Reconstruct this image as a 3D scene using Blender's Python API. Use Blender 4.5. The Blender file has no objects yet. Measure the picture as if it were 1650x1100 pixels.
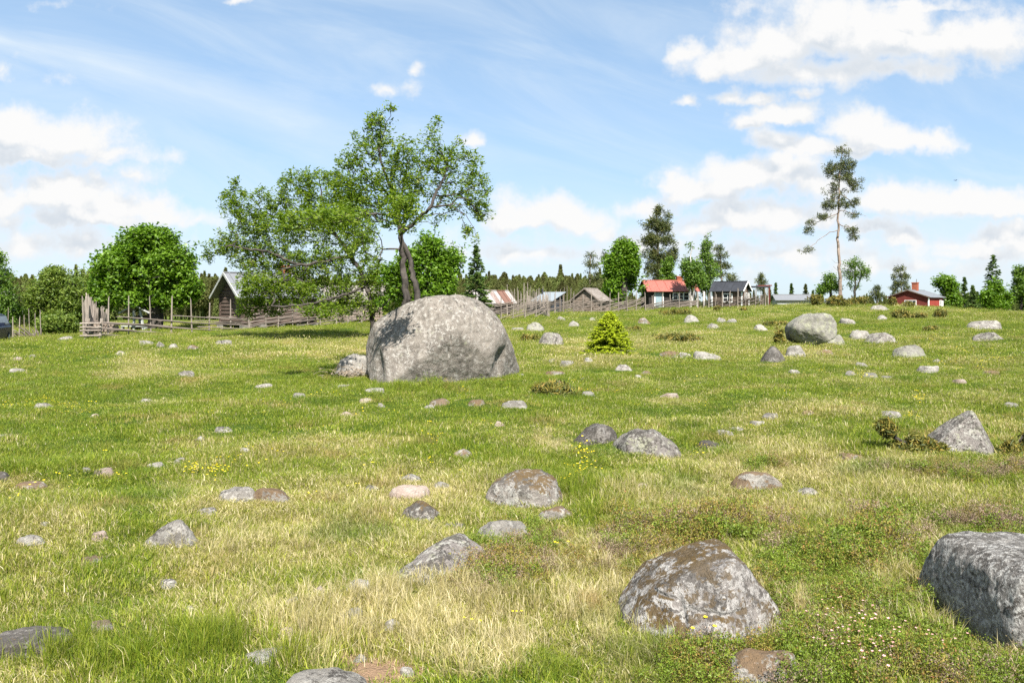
import bpy, math, random
import numpy as np
from mathutils import Vector, Matrix

# ------------------------------------------------------------------ camera, world, sun, exposure
sc = bpy.context.scene
COL = sc.collection
FPX, CX, HY, EYE = 1250.0, 825.0, 487.0, 1.7          # focal length in photo pixels, centre column, horizon row, eye height
cam = bpy.data.cameras.new('camera')
camo = bpy.data.objects.new('camera', cam); COL.objects.link(camo)
cam.sensor_width = 36.0; cam.lens = FPX / 1650 * 36.0
cam.shift_y = -(550 - HY) / 1650.0
cam.clip_start = 0.1; cam.clip_end = 5000
camo.location = (0, 0, EYE); camo.rotation_euler = (math.radians(90), 0, 0)
sc.camera = camo
sc.view_settings.view_transform = 'Standard'; sc.view_settings.look = 'None'
sc.view_settings.exposure = 1.38; sc.view_settings.gamma = 1.0
sc.render.engine = 'CYCLES'
sc.cycles.max_bounces = 6; sc.cycles.diffuse_bounces = 3; sc.cycles.glossy_bounces = 2
sc.cycles.transmission_bounces = 4; sc.cycles.transparent_max_bounces = 6
sc.cycles.use_denoising = False; sc.cycles.adaptive_threshold = 0.014
sc.cycles.sample_clamp_indirect = 4.0
SUN_EL = math.radians(50)
SUN_H = Vector((0.24, -1.0)).normalized()              # towards the sun, on the ground: behind the camera, to its right
SUN_DIR = Vector((SUN_H.x * math.cos(SUN_EL), SUN_H.y * math.cos(SUN_EL), math.sin(SUN_EL)))
sl = bpy.data.lights.new('sun', 'SUN'); sl.energy = 5.0; sl.angle = math.radians(0.53); sl.color = (1.0, 0.955, 0.88)
so = bpy.data.objects.new('sun', sl); COL.objects.link(so)
so.rotation_euler = (-SUN_DIR).to_track_quat('-Z', 'Y').to_euler()


class NT:
    """small helper round a node tree"""
    def __init__(s, tree): s.t = tree; s.n = tree.nodes; s.l = tree.links
    def new(s, typ, **kw):
        n = s.n.new(typ)
        for k, v in kw.items(): setattr(n, k, v)
        return n
    def put(s, sock, v):
        if v is None: return
        if isinstance(v, bpy.types.NodeSocket): s.l.new(v, sock)
        else: sock.default_value = v
    def math(s, op, a, b=None, c=None, clamp=False):
        n = s.new('ShaderNodeMath', operation=op, use_clamp=clamp)
        s.put(n.inputs[0], a); s.put(n.inputs[1], b); s.put(n.inputs[2], c)
        return n.outputs[0]
    def vmath(s, op, a, b=None, c=None):
        n = s.new('ShaderNodeVectorMath', operation=op)
        s.put(n.inputs[0], a); s.put(n.inputs[1], b)
        if c is not None: s.put(n.inputs[2], c)
        return n.outputs['Value'] if op in ('LENGTH', 'DOT_PRODUCT', 'DISTANCE') else n.outputs[0]
    def xyz(s, x, y, z):
        n = s.new('ShaderNodeCombineXYZ'); s.put(n.inputs[0], x); s.put(n.inputs[1], y); s.put(n.inputs[2], z)
        return n.outputs[0]
    def sep(s, v):
        n = s.new('ShaderNodeSeparateXYZ'); s.put(n.inputs[0], v); return n.outputs
    def mix(s, f, a, b, blend='MIX', clampf=True):
        n = s.new('ShaderNodeMix', data_type='RGBA', blend_type=blend, clamp_factor=clampf)
        s.put(n.inputs[0], f)
        for sock, v in ((n.inputs[6], a), (n.inputs[7], b)):
            if isinstance(v, (tuple, list)) and len(v) == 3: v = (*v, 1)
            s.put(sock, v)
        return n.outputs[2]
    def noise(s, vec, scale, detail=4, rough=0.55, dist=0.0, out=0, dim='3D'):
        n = s.new('ShaderNodeTexNoise', noise_dimensions=dim); s.put(n.inputs['Vector'], vec)
        s.put(n.inputs['Scale'], scale); n.inputs['Detail'].default_value = detail
        n.inputs['Roughness'].default_value = rough; n.inputs['Distortion'].default_value = dist
        return n.outputs[out]
    def voro(s, vec, scale, feature='F1', out=0, rand=1.0, dim='3D'):
        n = s.new('ShaderNodeTexVoronoi', feature=feature, voronoi_dimensions=dim); s.put(n.inputs['Vector'], vec)
        n.inputs['Scale'].default_value = scale; n.inputs['Randomness'].default_value = rand
        return n.outputs[out]
    def ramp(s, v, lo, hi, smooth=True):
        n = s.new('ShaderNodeMapRange', interpolation_type='SMOOTHSTEP' if smooth else 'LINEAR')
        s.put(n.inputs[0], v); s.put(n.inputs[1], lo); s.put(n.inputs[2], hi)
        return n.outputs[0]
    def cramp(s, v, stops):
        n = s.new('ShaderNodeValToRGB'); cr = n.color_ramp
        while len(cr.elements) < len(stops): cr.elements.new(0.5)
        for e, (p, c) in zip(cr.elements, stops): e.position = p; e.color = (*c, 1)
        s.put(n.inputs[0], v); return n.outputs[0]


# clouds of the photographed sky: (column, row, half width, half height, weight), turned into directions below
CLOUDS = [
 (45, 222, 130, 44, 1.0), (105, 232, 100, 42, 1.0), (170, 246, 46, 18, .8), (10, 205, 60, 30, 1), (40,255,190,22,.8),
 (110, 318, 110, 50, 1.0), (40, 325, 120, 40, .9), (195, 335, 90, 38, 1.0), (250, 352, 50, 20, .6), (150, 352, 170, 26, .9), (215, 285, 44, 18, .5),
 (60, 398, 190, 40, .55), (-40, 300, 120, 60, 1), (310, 360, 40, 16, .5),
 (870, 345, 66, 40, 1.0), (915, 355, 68, 36, 1.0), (840, 362, 60, 24, .9), (960, 372, 30, 22, .6), (865, 408, 160, 30, .6),
 (762, 228, 22, 15, .7), (663, 118, 17, 14, .65), (655, 145, 22, 16, .5), (625, 150, 10, 9, .35),
 (105, 128, 22, 14, .4), (6, 120, 16, 18, .5), (372, 6, 16, 8, .5), (100, 8, 30, 10, .3),
 (1120, 88, 32, 28, .9), (1150, 108, 44, 30, .9), (1210, 100, 70, 42, 1.0), (1255, 72, 76, 46, 1.0), (1320, 48, 84, 56, 1.1), (1380, 62, 110, 62, 1.1),
 (1450, 60, 110, 62, 1.0), (1530, 62, 100, 50, 1.0), (1612, 66, 70, 52, .9), (1300, 118, 150, 36, .8), (1450, 112, 120, 26, .8), (1470, 6, 120, 14, .7), (1210, 15, 36, 18, .45),
 (1120, 168, 28, 12, .7), (1190, 160, 40, 18, .85), (1232, 162, 36, 14, .75), (1305, 152, 24, 12, .5),
 (1215, 202, 44, 22, .95), (1275, 192, 70, 24, 1.0), (1260, 235, 56, 26, 1.0), (1310, 245, 80, 24, .9),
 (1390, 212, 64, 34, 1.0), (1430, 230, 80, 36, 1.0), (1480, 232, 68, 28, .95), (1525, 230, 30, 16, .7), (1380, 248, 90, 18, .8),
 (1080, 300, 36, 26, .9), (1130, 315, 80, 32, 1.0), (1205, 292, 90, 36, 1.0), (1270, 290, 70, 44, 1.0), (1320, 310, 60, 40, .9), (1050, 335, 60, 22, .6),
 (1190, 360, 70, 32, 1.0), (1265, 350, 80, 34, 1.0), (1320, 355, 60, 28, .8), (1140, 372, 60, 20, .6),
 (1420, 330, 90, 30, 1.0), (1500, 332, 110, 30, 1.0), (1590, 328, 100, 30, 1.0), (1660, 330, 60, 28, 1.0), (1385, 366, 50, 14, .6),
 (1460, 388, 50, 22, .8), (1530, 400, 70, 22, .7), (1620, 378, 60, 28, .95), (1660, 390, 50, 34, .95), (1570, 410, 120, 24, .7),
 (1260, 405, 190, 30, .6), (1060, 395, 80, 26, .55), (760, 405, 80, 28, .4), (1450, 432, 260, 24, .5),
]


def cloud_group():
    g = bpy.data.node_groups.new('cloud_field', 'ShaderNodeTree')
    g.interface.new_socket('UV', in_out='INPUT', socket_type='NodeSocketVector')
    g.interface.new_socket('D', in_out='OUTPUT', socket_type='NodeSocketFloat')
    k = NT(g); gi = k.new('NodeGroupInput'); go = k.new('NodeGroupOutput')
    # one cloud blob, flat below
    b = bpy.data.node_groups.new('cloud_blob', 'ShaderNodeTree')
    b.interface.new_socket('UV', in_out='INPUT', socket_type='NodeSocketVector')
    b.interface.new_socket('C', in_out='INPUT', socket_type='NodeSocketVector')
    b.interface.new_socket('S', in_out='INPUT', socket_type='NodeSocketVector')
    b.interface.new_socket('W', in_out='INPUT', socket_type='NodeSocketFloat')
    b.interface.new_socket('A', in_out='INPUT', socket_type='NodeSocketFloat')
    b.interface.new_socket('F', in_out='OUTPUT', socket_type='NodeSocketFloat')
    kb = NT(b); bi = kb.new('NodeGroupInput'); bo = kb.new('NodeGroupOutput')
    p = kb.vmath('MULTIPLY_ADD', bi.outputs[0], bi.outputs[2], bi.outputs[1])
    ln = kb.vmath('LENGTH', kb.vmath('MAXIMUM', p, kb.vmath('MULTIPLY', p, (-1, -1.7, 0))))
    f = kb.math('MULTIPLY_ADD', ln, kb.math('MULTIPLY', bi.outputs[3], -1.0), bi.outputs[3])
    kb.l.new(kb.math('SMOOTH_MAX', f, bi.outputs[4], 0.12), bo.inputs[0])
    uv = gi.outputs[0]
    w1 = k.noise(uv, 6.0, 2, .6, out=1, dim='2D')
    w2 = k.noise(uv, 26.0, 3, .65, out=1, dim='2D')
    d1 = k.vmath('MULTIPLY', k.vmath('SUBTRACT', w1, (.5, .5, .5)), (.055, .036, 0))
    d2 = k.vmath('MULTIPLY', k.vmath('SUBTRACT', w2, (.5, .5, .5)), (.028, .024, 0))
    wv = k.vmath('ADD', uv, k.vmath('ADD', d1, d2))
    acc = -1.0
    for ci, (cx, cy, rx, ry, w) in enumerate(CLOUDS):
        n = k.new('ShaderNodeGroup'); n.node_tree = b
        # every few blobs wait for the ones before them (keeps the shader's stack small)
        if ci and ci % 4 == 0: wv = k.vmath('MULTIPLY_ADD', acc, (1e-6, 1e-6, 0), wv)
        k.l.new(wv, n.inputs[0])
        sx, sy = FPX / (rx * 1.22), FPX / (ry * 1.28)
        n.inputs[1].default_value = (-(cx - CX) / FPX * sx, -(HY - cy) / FPX * sy, 0)
        n.inputs[2].default_value = (sx, sy, 0)
        n.inputs[3].default_value = w
        k.put(n.inputs[4], acc)
        acc = n.outputs[0]
    bil = k.noise(uv, 17.0, 6, .64, dim='2D')
    bil2 = k.voro(k.vmath('ADD', uv, d2), 22.0, 'F1', dim='2D')
    d = k.math('ADD', acc, k.math('MULTIPLY', k.math('SUBTRACT', bil, .48), 1.15))
    d = k.math('ADD', d, k.math('MULTIPLY', k.math('SUBTRACT', .45, bil2), .35))
    k.l.new(d, go.inputs[0])
    return g


def build_world():
    w = bpy.data.worlds.new('World'); sc.world = w; w.use_nodes = True
    k = NT(w.node_tree); k.n.clear()
    out = k.new('ShaderNodeOutputWorld'); bg = k.new('ShaderNodeBackground')
    sky = k.new('ShaderNodeTexSky', sky_type='NISHITA', sun_disc=False)
    sky.sun_elevation = SUN_EL; sky.sun_rotation = math.atan2(SUN_H.x, SUN_H.y)
    sky.altitude = 300; sky.air_density = 1.0; sky.dust_density = 0.6; sky.ozone_density = 1.2
    tc = k.new('ShaderNodeTexCoord')
    x, y, z = k.sep(tc.outputs['Generated'])
    ys = k.math('MAXIMUM', k.math('ABSOLUTE', y), 0.02)
    uv = k.xyz(k.math('DIVIDE', x, ys), k.math('DIVIDE', z, ys), 0.0)
    G = cloud_group()
    def field(v):
        n = k.new('ShaderNodeGroup'); n.node_tree = G; k.l.new(v, n.inputs[0]); return n.outputs[0]
    d0 = field(uv)
    d1 = field(k.vmath('MULTIPLY_ADD', d0, (1e-6, 1e-6, 0), k.vmath('ADD', uv, (.010, .034, 0))))
    a = k.ramp(d0, -.10, .62)
    lit = k.ramp(k.math('SUBTRACT', d0, d1), -.30, .42)
    thick = k.ramp(d0, .10, .9)
    shade = k.math('MULTIPLY', k.math('SUBTRACT', 1.0, lit), k.math('MULTIPLY_ADD', thick, .75, .25))
    ccol = k.mix(shade, (6.05, 6.05, 6.02), (4.2, 4.6, 5.05))
    # thin high veil and one long streak
    uvr = k.new('ShaderNodeMapping'); k.l.new(uv, uvr.inputs[0]); uvr.inputs['Rotation'].default_value = (0, 0, math.radians(17))
    uvs = k.vmath('MULTIPLY', uvr.outputs[0], (1.6, 7.0, 1))
    veil = k.ramp(k.noise(uvs, 1.7, 6, .6, .6), .36, .82)
    # streak: from (0,65) to (470,200) in the photo
    sx, sy, szz = k.sep(uv)
    line = k.math('SUBTRACT', sy, k.math('MULTIPLY_ADD', k.math('ADD', sx, .66), -.285, .338))
    line = k.math('ADD', line, k.math('MULTIPLY', k.math('SUBTRACT', k.noise(uvs, 1.3, 3, .5), .5), .05))
    wdt = k.math('MULTIPLY_ADD', k.math('ADD', sx, .7), .07, .016)
    st = k.math('SUBTRACT', 1.0, k.math('DIVIDE', k.math('ABSOLUTE', line), wdt), clamp=True)
    st = k.math('MULTIPLY', st, k.ramp(sx, -.05, -.4))
    st = k.math('MULTIPLY', st, k.math('MULTIPLY_ADD', k.noise(uvs, 3.0, 5, .6), .9, .15))
    low = k.ramp(sy, .17, .02)
    va = k.math('ADD', k.math('MULTIPLY_ADD', veil, .42, .16), k.math('MULTIPLY', st, .75))
    va = k.math('ADD', va, k.math('MULTIPLY', low, .30), clamp=True)
    s2 = k.vmath('MULTIPLY', sky.outputs[0], (1.38, 1.74, 1.80))
    s2 = k.vmath('DIVIDE', s2, k.vmath('MULTIPLY_ADD', s2, (.125, .096, .062), (1, 1, 1)))
    c = k.mix(va, s2, (5.3, 5.85, 6.25))
    c = k.mix(a, c, ccol)
    k.l.new(c, bg.inputs[0]); bg.inputs[1].default_value = 0.062
    k.l.new(bg.outputs[0], out.inputs[0])
    w.cycles.sampling_method = 'MANUAL'; w.cycles.sample_map_resolution = 512


build_world()

# ------------------------------------------------------------------ helpers
rng = np.random.default_rng(7)
random.seed(5)


def _h(ix, iy, iz, seed):
    n = (ix.astype(np.int64) * 374761393 + iy.astype(np.int64) * 668265263 + iz.astype(np.int64) * 2147483647 + seed * 974711) & 0xffffffff
    n = ((n ^ (n >> 13)) * 1274126177) & 0xffffffff
    n = ((n ^ (n >> 16)) * 2246822519) & 0xffffffff
    return ((n ^ (n >> 15)) & 0xffffff) / float(0xffffff)


def vnoise(p, seed=0):
    """value noise in [-1,1]; p is (N,3)"""
    f = np.floor(p); t = p - f; t = t * t * t * (t * (t * 6 - 15) + 10)
    i = f.astype(np.int64); x, y, z = i[:, 0], i[:, 1], i[:, 2]
    r = 0
    for dx in (0, 1):
        for dy in (0, 1):
            for dz in (0, 1):
                wgt = (t[:, 0] if dx else 1 - t[:, 0]) * (t[:, 1] if dy else 1 - t[:, 1]) * (t[:, 2] if dz else 1 - t[:, 2])
                r = r + wgt * _h(x + dx, y + dy, z + dz, seed)
    return r * 2 - 1


def fbm(p, octs=4, seed=0, gain=.5, lac=2.03):
    a, s, tot = 1.0, 0, 0
    for o in range(octs):
        s = s + a * vnoise(p + o * 17.3, seed + o); tot += a
        p = p * lac; a *= gain
    return s / tot


def n2(x, y, scale, octs=3, seed=0):
    x = np.asarray(x, float); y = np.asarray(y, float)
    return fbm(np.stack([x.ravel() * scale, y.ravel() * scale, np.zeros(x.size)], 1), octs, seed).reshape(x.shape)


def sstep(a, b, x):
    t = np.clip((x - a) / (b - a), 0, 1); return t * t * (3 - 2 * t)


def tag(o, label=None, cat=None, group=None, kind=None):
    if label: o['label'] = label
    if cat: o['category'] = cat
    if group: o['group'] = group
    if kind: o['kind'] = kind
    return o


def empty(name, loc, rz=0.0, label=None, cat=None, group=None):
    o = bpy.data.objects.new(name, None); COL.objects.link(o); o.empty_display_size = .2
    o.location = loc; o.rotation_euler = (0, 0, rz)
    return tag(o, label, cat, group)


def np_mesh(name, V, F, mat=None, smooth=False, rnd=None, attrs=None):
    """V (N,3); F (M,3) or (M,4) or list of such arrays; rnd: one float per face"""
    me = bpy.data.meshes.new(name)
    V = np.ascontiguousarray(V, np.float32)
    Fs = [F] if isinstance(F, np.ndarray) else [f for f in F if len(f)]
    loops = np.concatenate([f.ravel() for f in Fs]).astype(np.int32)
    tot = np.concatenate([np.full(len(f), f.shape[1], np.int32) for f in Fs])
    start = np.concatenate([[0], np.cumsum(tot)[:-1]]).astype(np.int32)
    me.vertices.add(len(V)); me.vertices.foreach_set('co', V.ravel())
    me.loops.add(len(loops)); me.loops.foreach_set('vertex_index', loops)
    me.polygons.add(len(tot)); me.polygons.foreach_set('loop_start', start)
    try: me.polygons.foreach_set('loop_total', tot)
    except Exception: pass
    me.polygons.foreach_set('use_smooth', np.full(len(tot), smooth))
    if rnd is not None:
        a = me.attributes.new('rnd', 'FLOAT', 'FACE'); a.data.foreach_set('value', np.asarray(rnd, np.float32))
    for nm, v in (attrs or {}).items():
        a = me.attributes.new(nm, 'FLOAT', 'POINT'); a.data.foreach_set('value', np.asarray(v, np.float32))
    me.update(calc_edges=True); me.validate()
    if mat: me.materials.append(mat)
    return me


def link(name, me, parent=None, loc=None):
    o = bpy.data.objects.new(name, me); COL.objects.link(o)
    if parent: o.parent = parent
    if loc is not None: o.location = loc
    return o


class MB:
    """collects boxes, bars and tubes into one mesh"""
    def __init__(s): s.V = []; s.F = []; s.n = 0
    def add(s, V, F):
        s.V.append(np.asarray(V, float)); s.F += [tuple(i + s.n for i in f) for f in F]; s.n += len(V)
    def box(s, x0, x1, y0, y1, z0, z1, M=None):
        V = [(x, y, z) for z in (z0, z1) for y in (y0, y1) for x in (x0, x1)]
        if M is not None: V = [tuple(M @ Vector(v)) for v in V]
        s.add(V, [(0, 2, 3, 1), (4, 5, 7, 6), (0, 1, 5, 4), (2, 6, 7, 3), (0, 4, 6, 2), (1, 3, 7, 5)])
    def bar(s, a, b, w, h=None, up=(0, 0, 1)):
        a, b = Vector(a), Vector(b); d = b - a; L = d.length; d.normalize()
        u = Vector(up); r = d.cross(u)
        if r.length < 1e-4: r = d.cross(Vector((0, 1, 0)))
        r.normalize(); u = r.cross(d); h = h or w
        V = [a + d * (L * t) + r * (sx * w / 2) + u * (sz * h / 2) for t in (0, 1) for sz in (-1, 1) for sx in (-1, 1)]
        s.add([tuple(v) for v in V], [(0, 1, 3, 2), (4, 6, 7, 5), (0, 4, 5, 1), (2, 3, 7, 6), (0, 2, 6, 4), (1, 5, 7, 3)])
    def tube(s, pts, rad, n=7, cap=True):
        pts = [Vector(p) for p in pts]; m = len(pts)
        rad = rad if hasattr(rad, '__len__') else [rad] * m
        V = []; F = []; ref = Vector((.3, .2, 1)) if abs((pts[-1] - pts[0]).normalized().z) < .9 else Vector((1, .1, 0))
        for i, p in enumerate(pts):
            d = (pts[min(i + 1, m - 1)] - pts[max(i - 1, 0)]).normalized()
            a = d.cross(ref).normalized(); b = d.cross(a)
            for q in range(n):
                t = 2 * math.pi * q / n
                V.append(tuple(p + (a * math.cos(t) + b * math.sin(t)) * rad[i]))
        for i in range(m - 1):
            for q in range(n):
                F.append((i * n + q, i * n + (q + 1) % n, (i + 1) * n + (q + 1) % n, (i + 1) * n + q))
        if cap: F += [tuple(range(n))[::-1], tuple((m - 1) * n + q for q in range(n))]
        s.add(V, F)
    def poly(s, pts): s.add(pts, [tuple(range(len(pts)))])
    def prism(s, pts, off):
        """polygon pts extruded by vector off"""
        n = len(pts); V = [tuple(p) for p in pts] + [tuple(Vector(p) + Vector(off)) for p in pts]
        s.add(V, [tuple(range(n))[::-1], tuple(range(n, 2 * n))] + [(i, (i + 1) % n, n + (i + 1) % n, n + i) for i in range(n)])
    def mesh(s, name, mat=None, smooth=False):
        me = bpy.data.meshes.new(name); me.from_pydata([tuple(v) for V in s.V for v in V], [], s.F)
        if smooth: me.polygons.foreach_set('use_smooth', [True] * len(me.polygons))
        import bmesh
        bm = bmesh.new(); bm.from_mesh(me); bmesh.ops.recalc_face_normals(bm, faces=bm.faces); bm.to_mesh(me); bm.free()
        if mat: me.materials.append(mat)
        return me
    def build(s, name, mat, parent=None, smooth=False, loc=None):
        return link(name, s.mesh(name, mat, smooth), parent, loc)


# ------------------------------------------------------------------ terrain
_HX = np.array([-200, -60, -43, -22, -10, 0, 10, 20, 27, 32, 37, 41, 46, 70, 200.])
_HZ = np.array([-1.5, -.8, -.5, .1, .34, .5, .72, 1.12, 1.46, 1.34, .98, .8, .7, .5, 0.])


def hgt(x, y):
    x = np.asarray(x, float); y = np.asarray(y, float)
    xs = np.interp(x, _HX, _HZ) * .5 + .25 * (np.interp(x - 4, _HX, _HZ) + np.interp(x + 4, _HX, _HZ))
    z = xs * sstep(16, 66, y)
    z = z - sstep(70, 120, y) * .9 * sstep(14, 30, x) - sstep(105, 260, y) * 2.0
    r = np.hypot(x, y)
    z = z - .45 * sstep(-20.5, -25.5, x) * sstep(18, 36, y)
    near = sstep(0, 6, r)
    z = z + n2(x, y, .11, 2, 3) * .16 * sstep(5, 25, r) + n2(x, y, .42, 3, 9) * .17 * near * (1 - sstep(60, 120, r)) + n2(x, y, 1.5, 2, 21) * .06 * (1 - sstep(40, 80, r))
    return z


def h1(x, y): return float(hgt(np.array([x]), np.array([y]))[0])


def ground_at(px, py, ymax=140.0):
    """where the ray through photo pixel (px,py) meets the terrain"""
    t = np.geomspace(2.0, ymax, 900)
    X = (px - CX) / FPX * t; Z = EYE + (HY - py) / FPX * t
    below = Z < hgt(X, t)
    i = int(np.argmax(below)) if below.any() else len(t) - 1
    if i == 0: i = 1
    g0 = (Z - hgt(X, t))[i - 1]; g1 = (Z - hgt(X, t))[i]
    f = g0 / (g0 - g1) if below.any() and g0 != g1 else 0
    Y = t[i - 1] + (t[i] - t[i - 1]) * f
    x = (px - CX) / FPX * Y
    return Vector((x, Y, h1(x, Y)))


def at(px, py, Y): return Vector(((px - CX) / FPX * Y, Y, EYE + (HY - py) / FPX * Y))


def on(px, Y):
    x = (px - CX) / FPX * Y
    return Vector((x, Y, h1(x, Y)))


# how dry the turf is, 0 lush to 1 straw, with the patches of the photographed field
DRYSPOTS = [  # column, row, half width, half height, amount
 (760, 1010, 260, 90, .55), (520, 1010, 130, 50, .35), (1000, 940, 160, 60, .3), (350, 930, 120, 45, .35), (620, 880, 150, 40, .3),
 (1050, 1085, 120, 40, .35), (680, 790, 110, 40, .25), (880, 710, 40, 30, .35), (1150, 800, 160, 40, .25), (225, 588, 40, 14, .4), (560, 665, 40, 10, .3), (1500, 800, 160, 60, .15),
 (100, 1080, 130, 25, .15), (430, 570, 150, 20, .15), (1080, 635, 60, 10, .25), (60, 930, 60, 20, .25), (1300, 560, 60, 25, .3), (730, 560, 300, 30, .1),
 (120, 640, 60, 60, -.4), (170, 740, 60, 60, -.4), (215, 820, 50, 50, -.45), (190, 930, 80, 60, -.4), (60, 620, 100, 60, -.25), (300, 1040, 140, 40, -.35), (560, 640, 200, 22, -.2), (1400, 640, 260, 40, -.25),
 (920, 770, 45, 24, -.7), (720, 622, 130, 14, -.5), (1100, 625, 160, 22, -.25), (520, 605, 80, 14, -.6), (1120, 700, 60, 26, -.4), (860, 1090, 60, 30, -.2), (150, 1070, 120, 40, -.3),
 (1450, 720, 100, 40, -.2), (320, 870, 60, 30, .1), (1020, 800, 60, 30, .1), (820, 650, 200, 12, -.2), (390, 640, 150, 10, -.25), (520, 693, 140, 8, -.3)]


def turf(x, y):
    z = hgt(x, y); yy = np.maximum(y, .5)
    px = CX + FPX * x / yy; py = HY + FPX * (EYE - z) / yy
    d = .25 + .46 * n2(x, y, .33, 4, 31) + .46 * n2(x, y, 1.25, 3, 41) + .10 * n2(x, y, .07, 2, 51)
    for (cx, cy, rx, ry, a) in DRYSPOTS:
        d = d + a * np.exp(-((px - cx) / rx) ** 2 - ((py - cy) / ry) ** 2)
    return np.clip(d - .10 * sstep(8, 18, y), 0, 1)


def soil(x, y):
    z = hgt(x, y); yy = np.maximum(y, .5)
    px = CX + FPX * x / yy; py = HY + FPX * (EYE - z) / yy
    s = sstep(.42, .75, n2(x, y, .8, 4, 77)) * .35
    for (cx, cy, rx, ry, a) in [(625, 1085, 70, 24, 1.2), (430, 1015, 60, 16, .7), (120, 700, 14, 5, .7), (220, 588, 26, 7, .5), (560, 1058, 60, 12, .6), (640, 690, 40, 6, .5), (745, 730, 24, 8, .7), (560, 668, 34, 6, .7)]:
        s = s + a * np.exp(-((px - cx) / rx) ** 2 - ((py - cy) / ry) ** 2)
    return np.clip(s, 0, 1)

# ------------------------------------------------------------------ materials
def newmat(name):
    m = bpy.data.materials.new(name); m.use_nodes = True
    k = NT(m.node_tree); p = m.node_tree.nodes['Principled BSDF']
    return m, k, p


def bump(k, p, h, strength=.4, dist=.02):
    b = k.new('ShaderNodeBump'); b.inputs['Strength'].default_value = strength; b.inputs['Distance'].default_value = dist
    k.put(b.inputs['Height'], h); k.l.new(b.outputs[0], p.inputs['Normal'])


def mat_rock(name, base=(.30, .275, .25), white=.3, dark=.3, green=.0, moss=0.0, mosscol=(.10, .065, .02), speck=1.0, pale=(.50, .49, .46), sc_=1.0, stain=.35):
    m, k, p = newmat(name)
    tc = k.new('ShaderNodeTexCoord'); oi = k.new('ShaderNodeObjectInfo')
    v = k.vmath('ADD', tc.outputs['Object'], k.vmath('MULTIPLY', k.xyz(oi.outputs['Random'], oi.outputs['Random'], oi.outputs['Random']), (37, 53, 71)))
    geo = k.new('ShaderNodeNewGeometry'); nx, ny, nz = k.sep(geo.outputs['Normal'])
    big = k.noise(v, 2.2 * sc_, 5, .6)
    mid = k.noise(v, 9 * sc_, 6, .65)
    fine = k.noise(v, 45, 5, .7)
    grain = k.voro(v, 130)
    c = k.mix(k.ramp(big, .3, .7), tuple(b * .78 for b in base), tuple(min(1, b * 1.22) for b in base))
    c = k.mix(k.math('MULTIPLY', k.ramp(fine, .42, .68), .55 * speck), c, tuple(b * .45 for b in base))
    c = k.mix(k.math('MULTIPLY', k.ramp(grain, .35, .05), .35 * speck), c, (.58, .55, .52))
    # pale crust lichen
    wv = k.math('ADD', k.math('MULTIPLY', mid, .6), k.math('MULTIPLY', fine, .4))
    c = k.mix(k.math('MULTIPLY', k.ramp(wv, .47 + (.5 - white) * .30, .53 + (.5 - white) * .30), .8), c, pale)
    if green > 0:
        gm = k.math('ADD', k.math('MULTIPLY', k.noise(v, 5.5 * sc_, 6, .66, .3), .75), k.math('MULTIPLY', fine, .25))
        c = k.mix(k.math('MULTIPLY', k.ramp(gm, .47 + (.5 - green) * .34, .53 + (.5 - green) * .34), .7), c, (.29, .295, .20))
    # black crust lichen, more on the tops
    dm = k.math('ADD', k.math('MULTIPLY', k.noise(v, 4.5 * sc_, 7, .72, .5), .58), k.math('MULTIPLY', k.noise(v, 34, 5, .75), .42))
    dm = k.math('ADD', dm, k.math('MULTIPLY', nz, .05))
    c = k.mix(k.math('MULTIPLY', k.ramp(dm, .485 + (.5 - dark) * .34, .535 + (.5 - dark) * .34), .88), c, (.048, .042, .036))
    if moss > 0:
        mm = k.math('ADD', k.math('MULTIPLY', k.noise(v, 5.0 * sc_, 7, .7, .4), .62), k.math('MULTIPLY', nz, .13))
        mm = k.math('ADD', mm, k.math('MULTIPLY', k.noise(v, 42, 4, .7), .28))
        mc = k.mix(k.noise(v, 14, 4, .6), tuple(b * .55 for b in mosscol), tuple(b * 1.7 for b in mosscol))
        mk = k.math('MULTIPLY', k.ramp(mm, .525 + (.5 - moss) * .34, .565 + (.5 - moss) * .34), .92)
        c = k.mix(mk, c, mc)
    # water stains running down, and broad cleaner and dirtier faces
    sn = k.noise(k.vmath('MULTIPLY', v, (3.2, 3.2, .5)), 1.5 * sc_, 6, .68, .3)
    c = k.mix(k.math('MULTIPLY', k.ramp(sn, .50, .66), stain), c, tuple(b * .38 for b in base))
    c = k.mix(k.math('MULTIPLY', k.ramp(k.noise(v, .9 * sc_, 3, .5), .52, .68), stain * .7), c, tuple(min(1, b * 1.25) for b in base))
    hsv = k.new('ShaderNodeHueSaturation'); k.l.new(c, hsv.inputs['Color'])
    k.put(hsv.inputs['Value'], k.math('MULTIPLY_ADD', oi.outputs['Random'], .24, .80))
    k.l.new(hsv.outputs[0], p.inputs['Base Color'])
    p.inputs['Roughness'].default_value = .92; p.inputs['Specular IOR Level'].default_value = .2
    bump(k, p, k.math('ADD', k.math('ADD', fine, k.math('MULTIPLY', mid, 1.2)), k.math('MULTIPLY', k.noise(v, 160, 2, .5), .3)), .75, .03)
    return m


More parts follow.
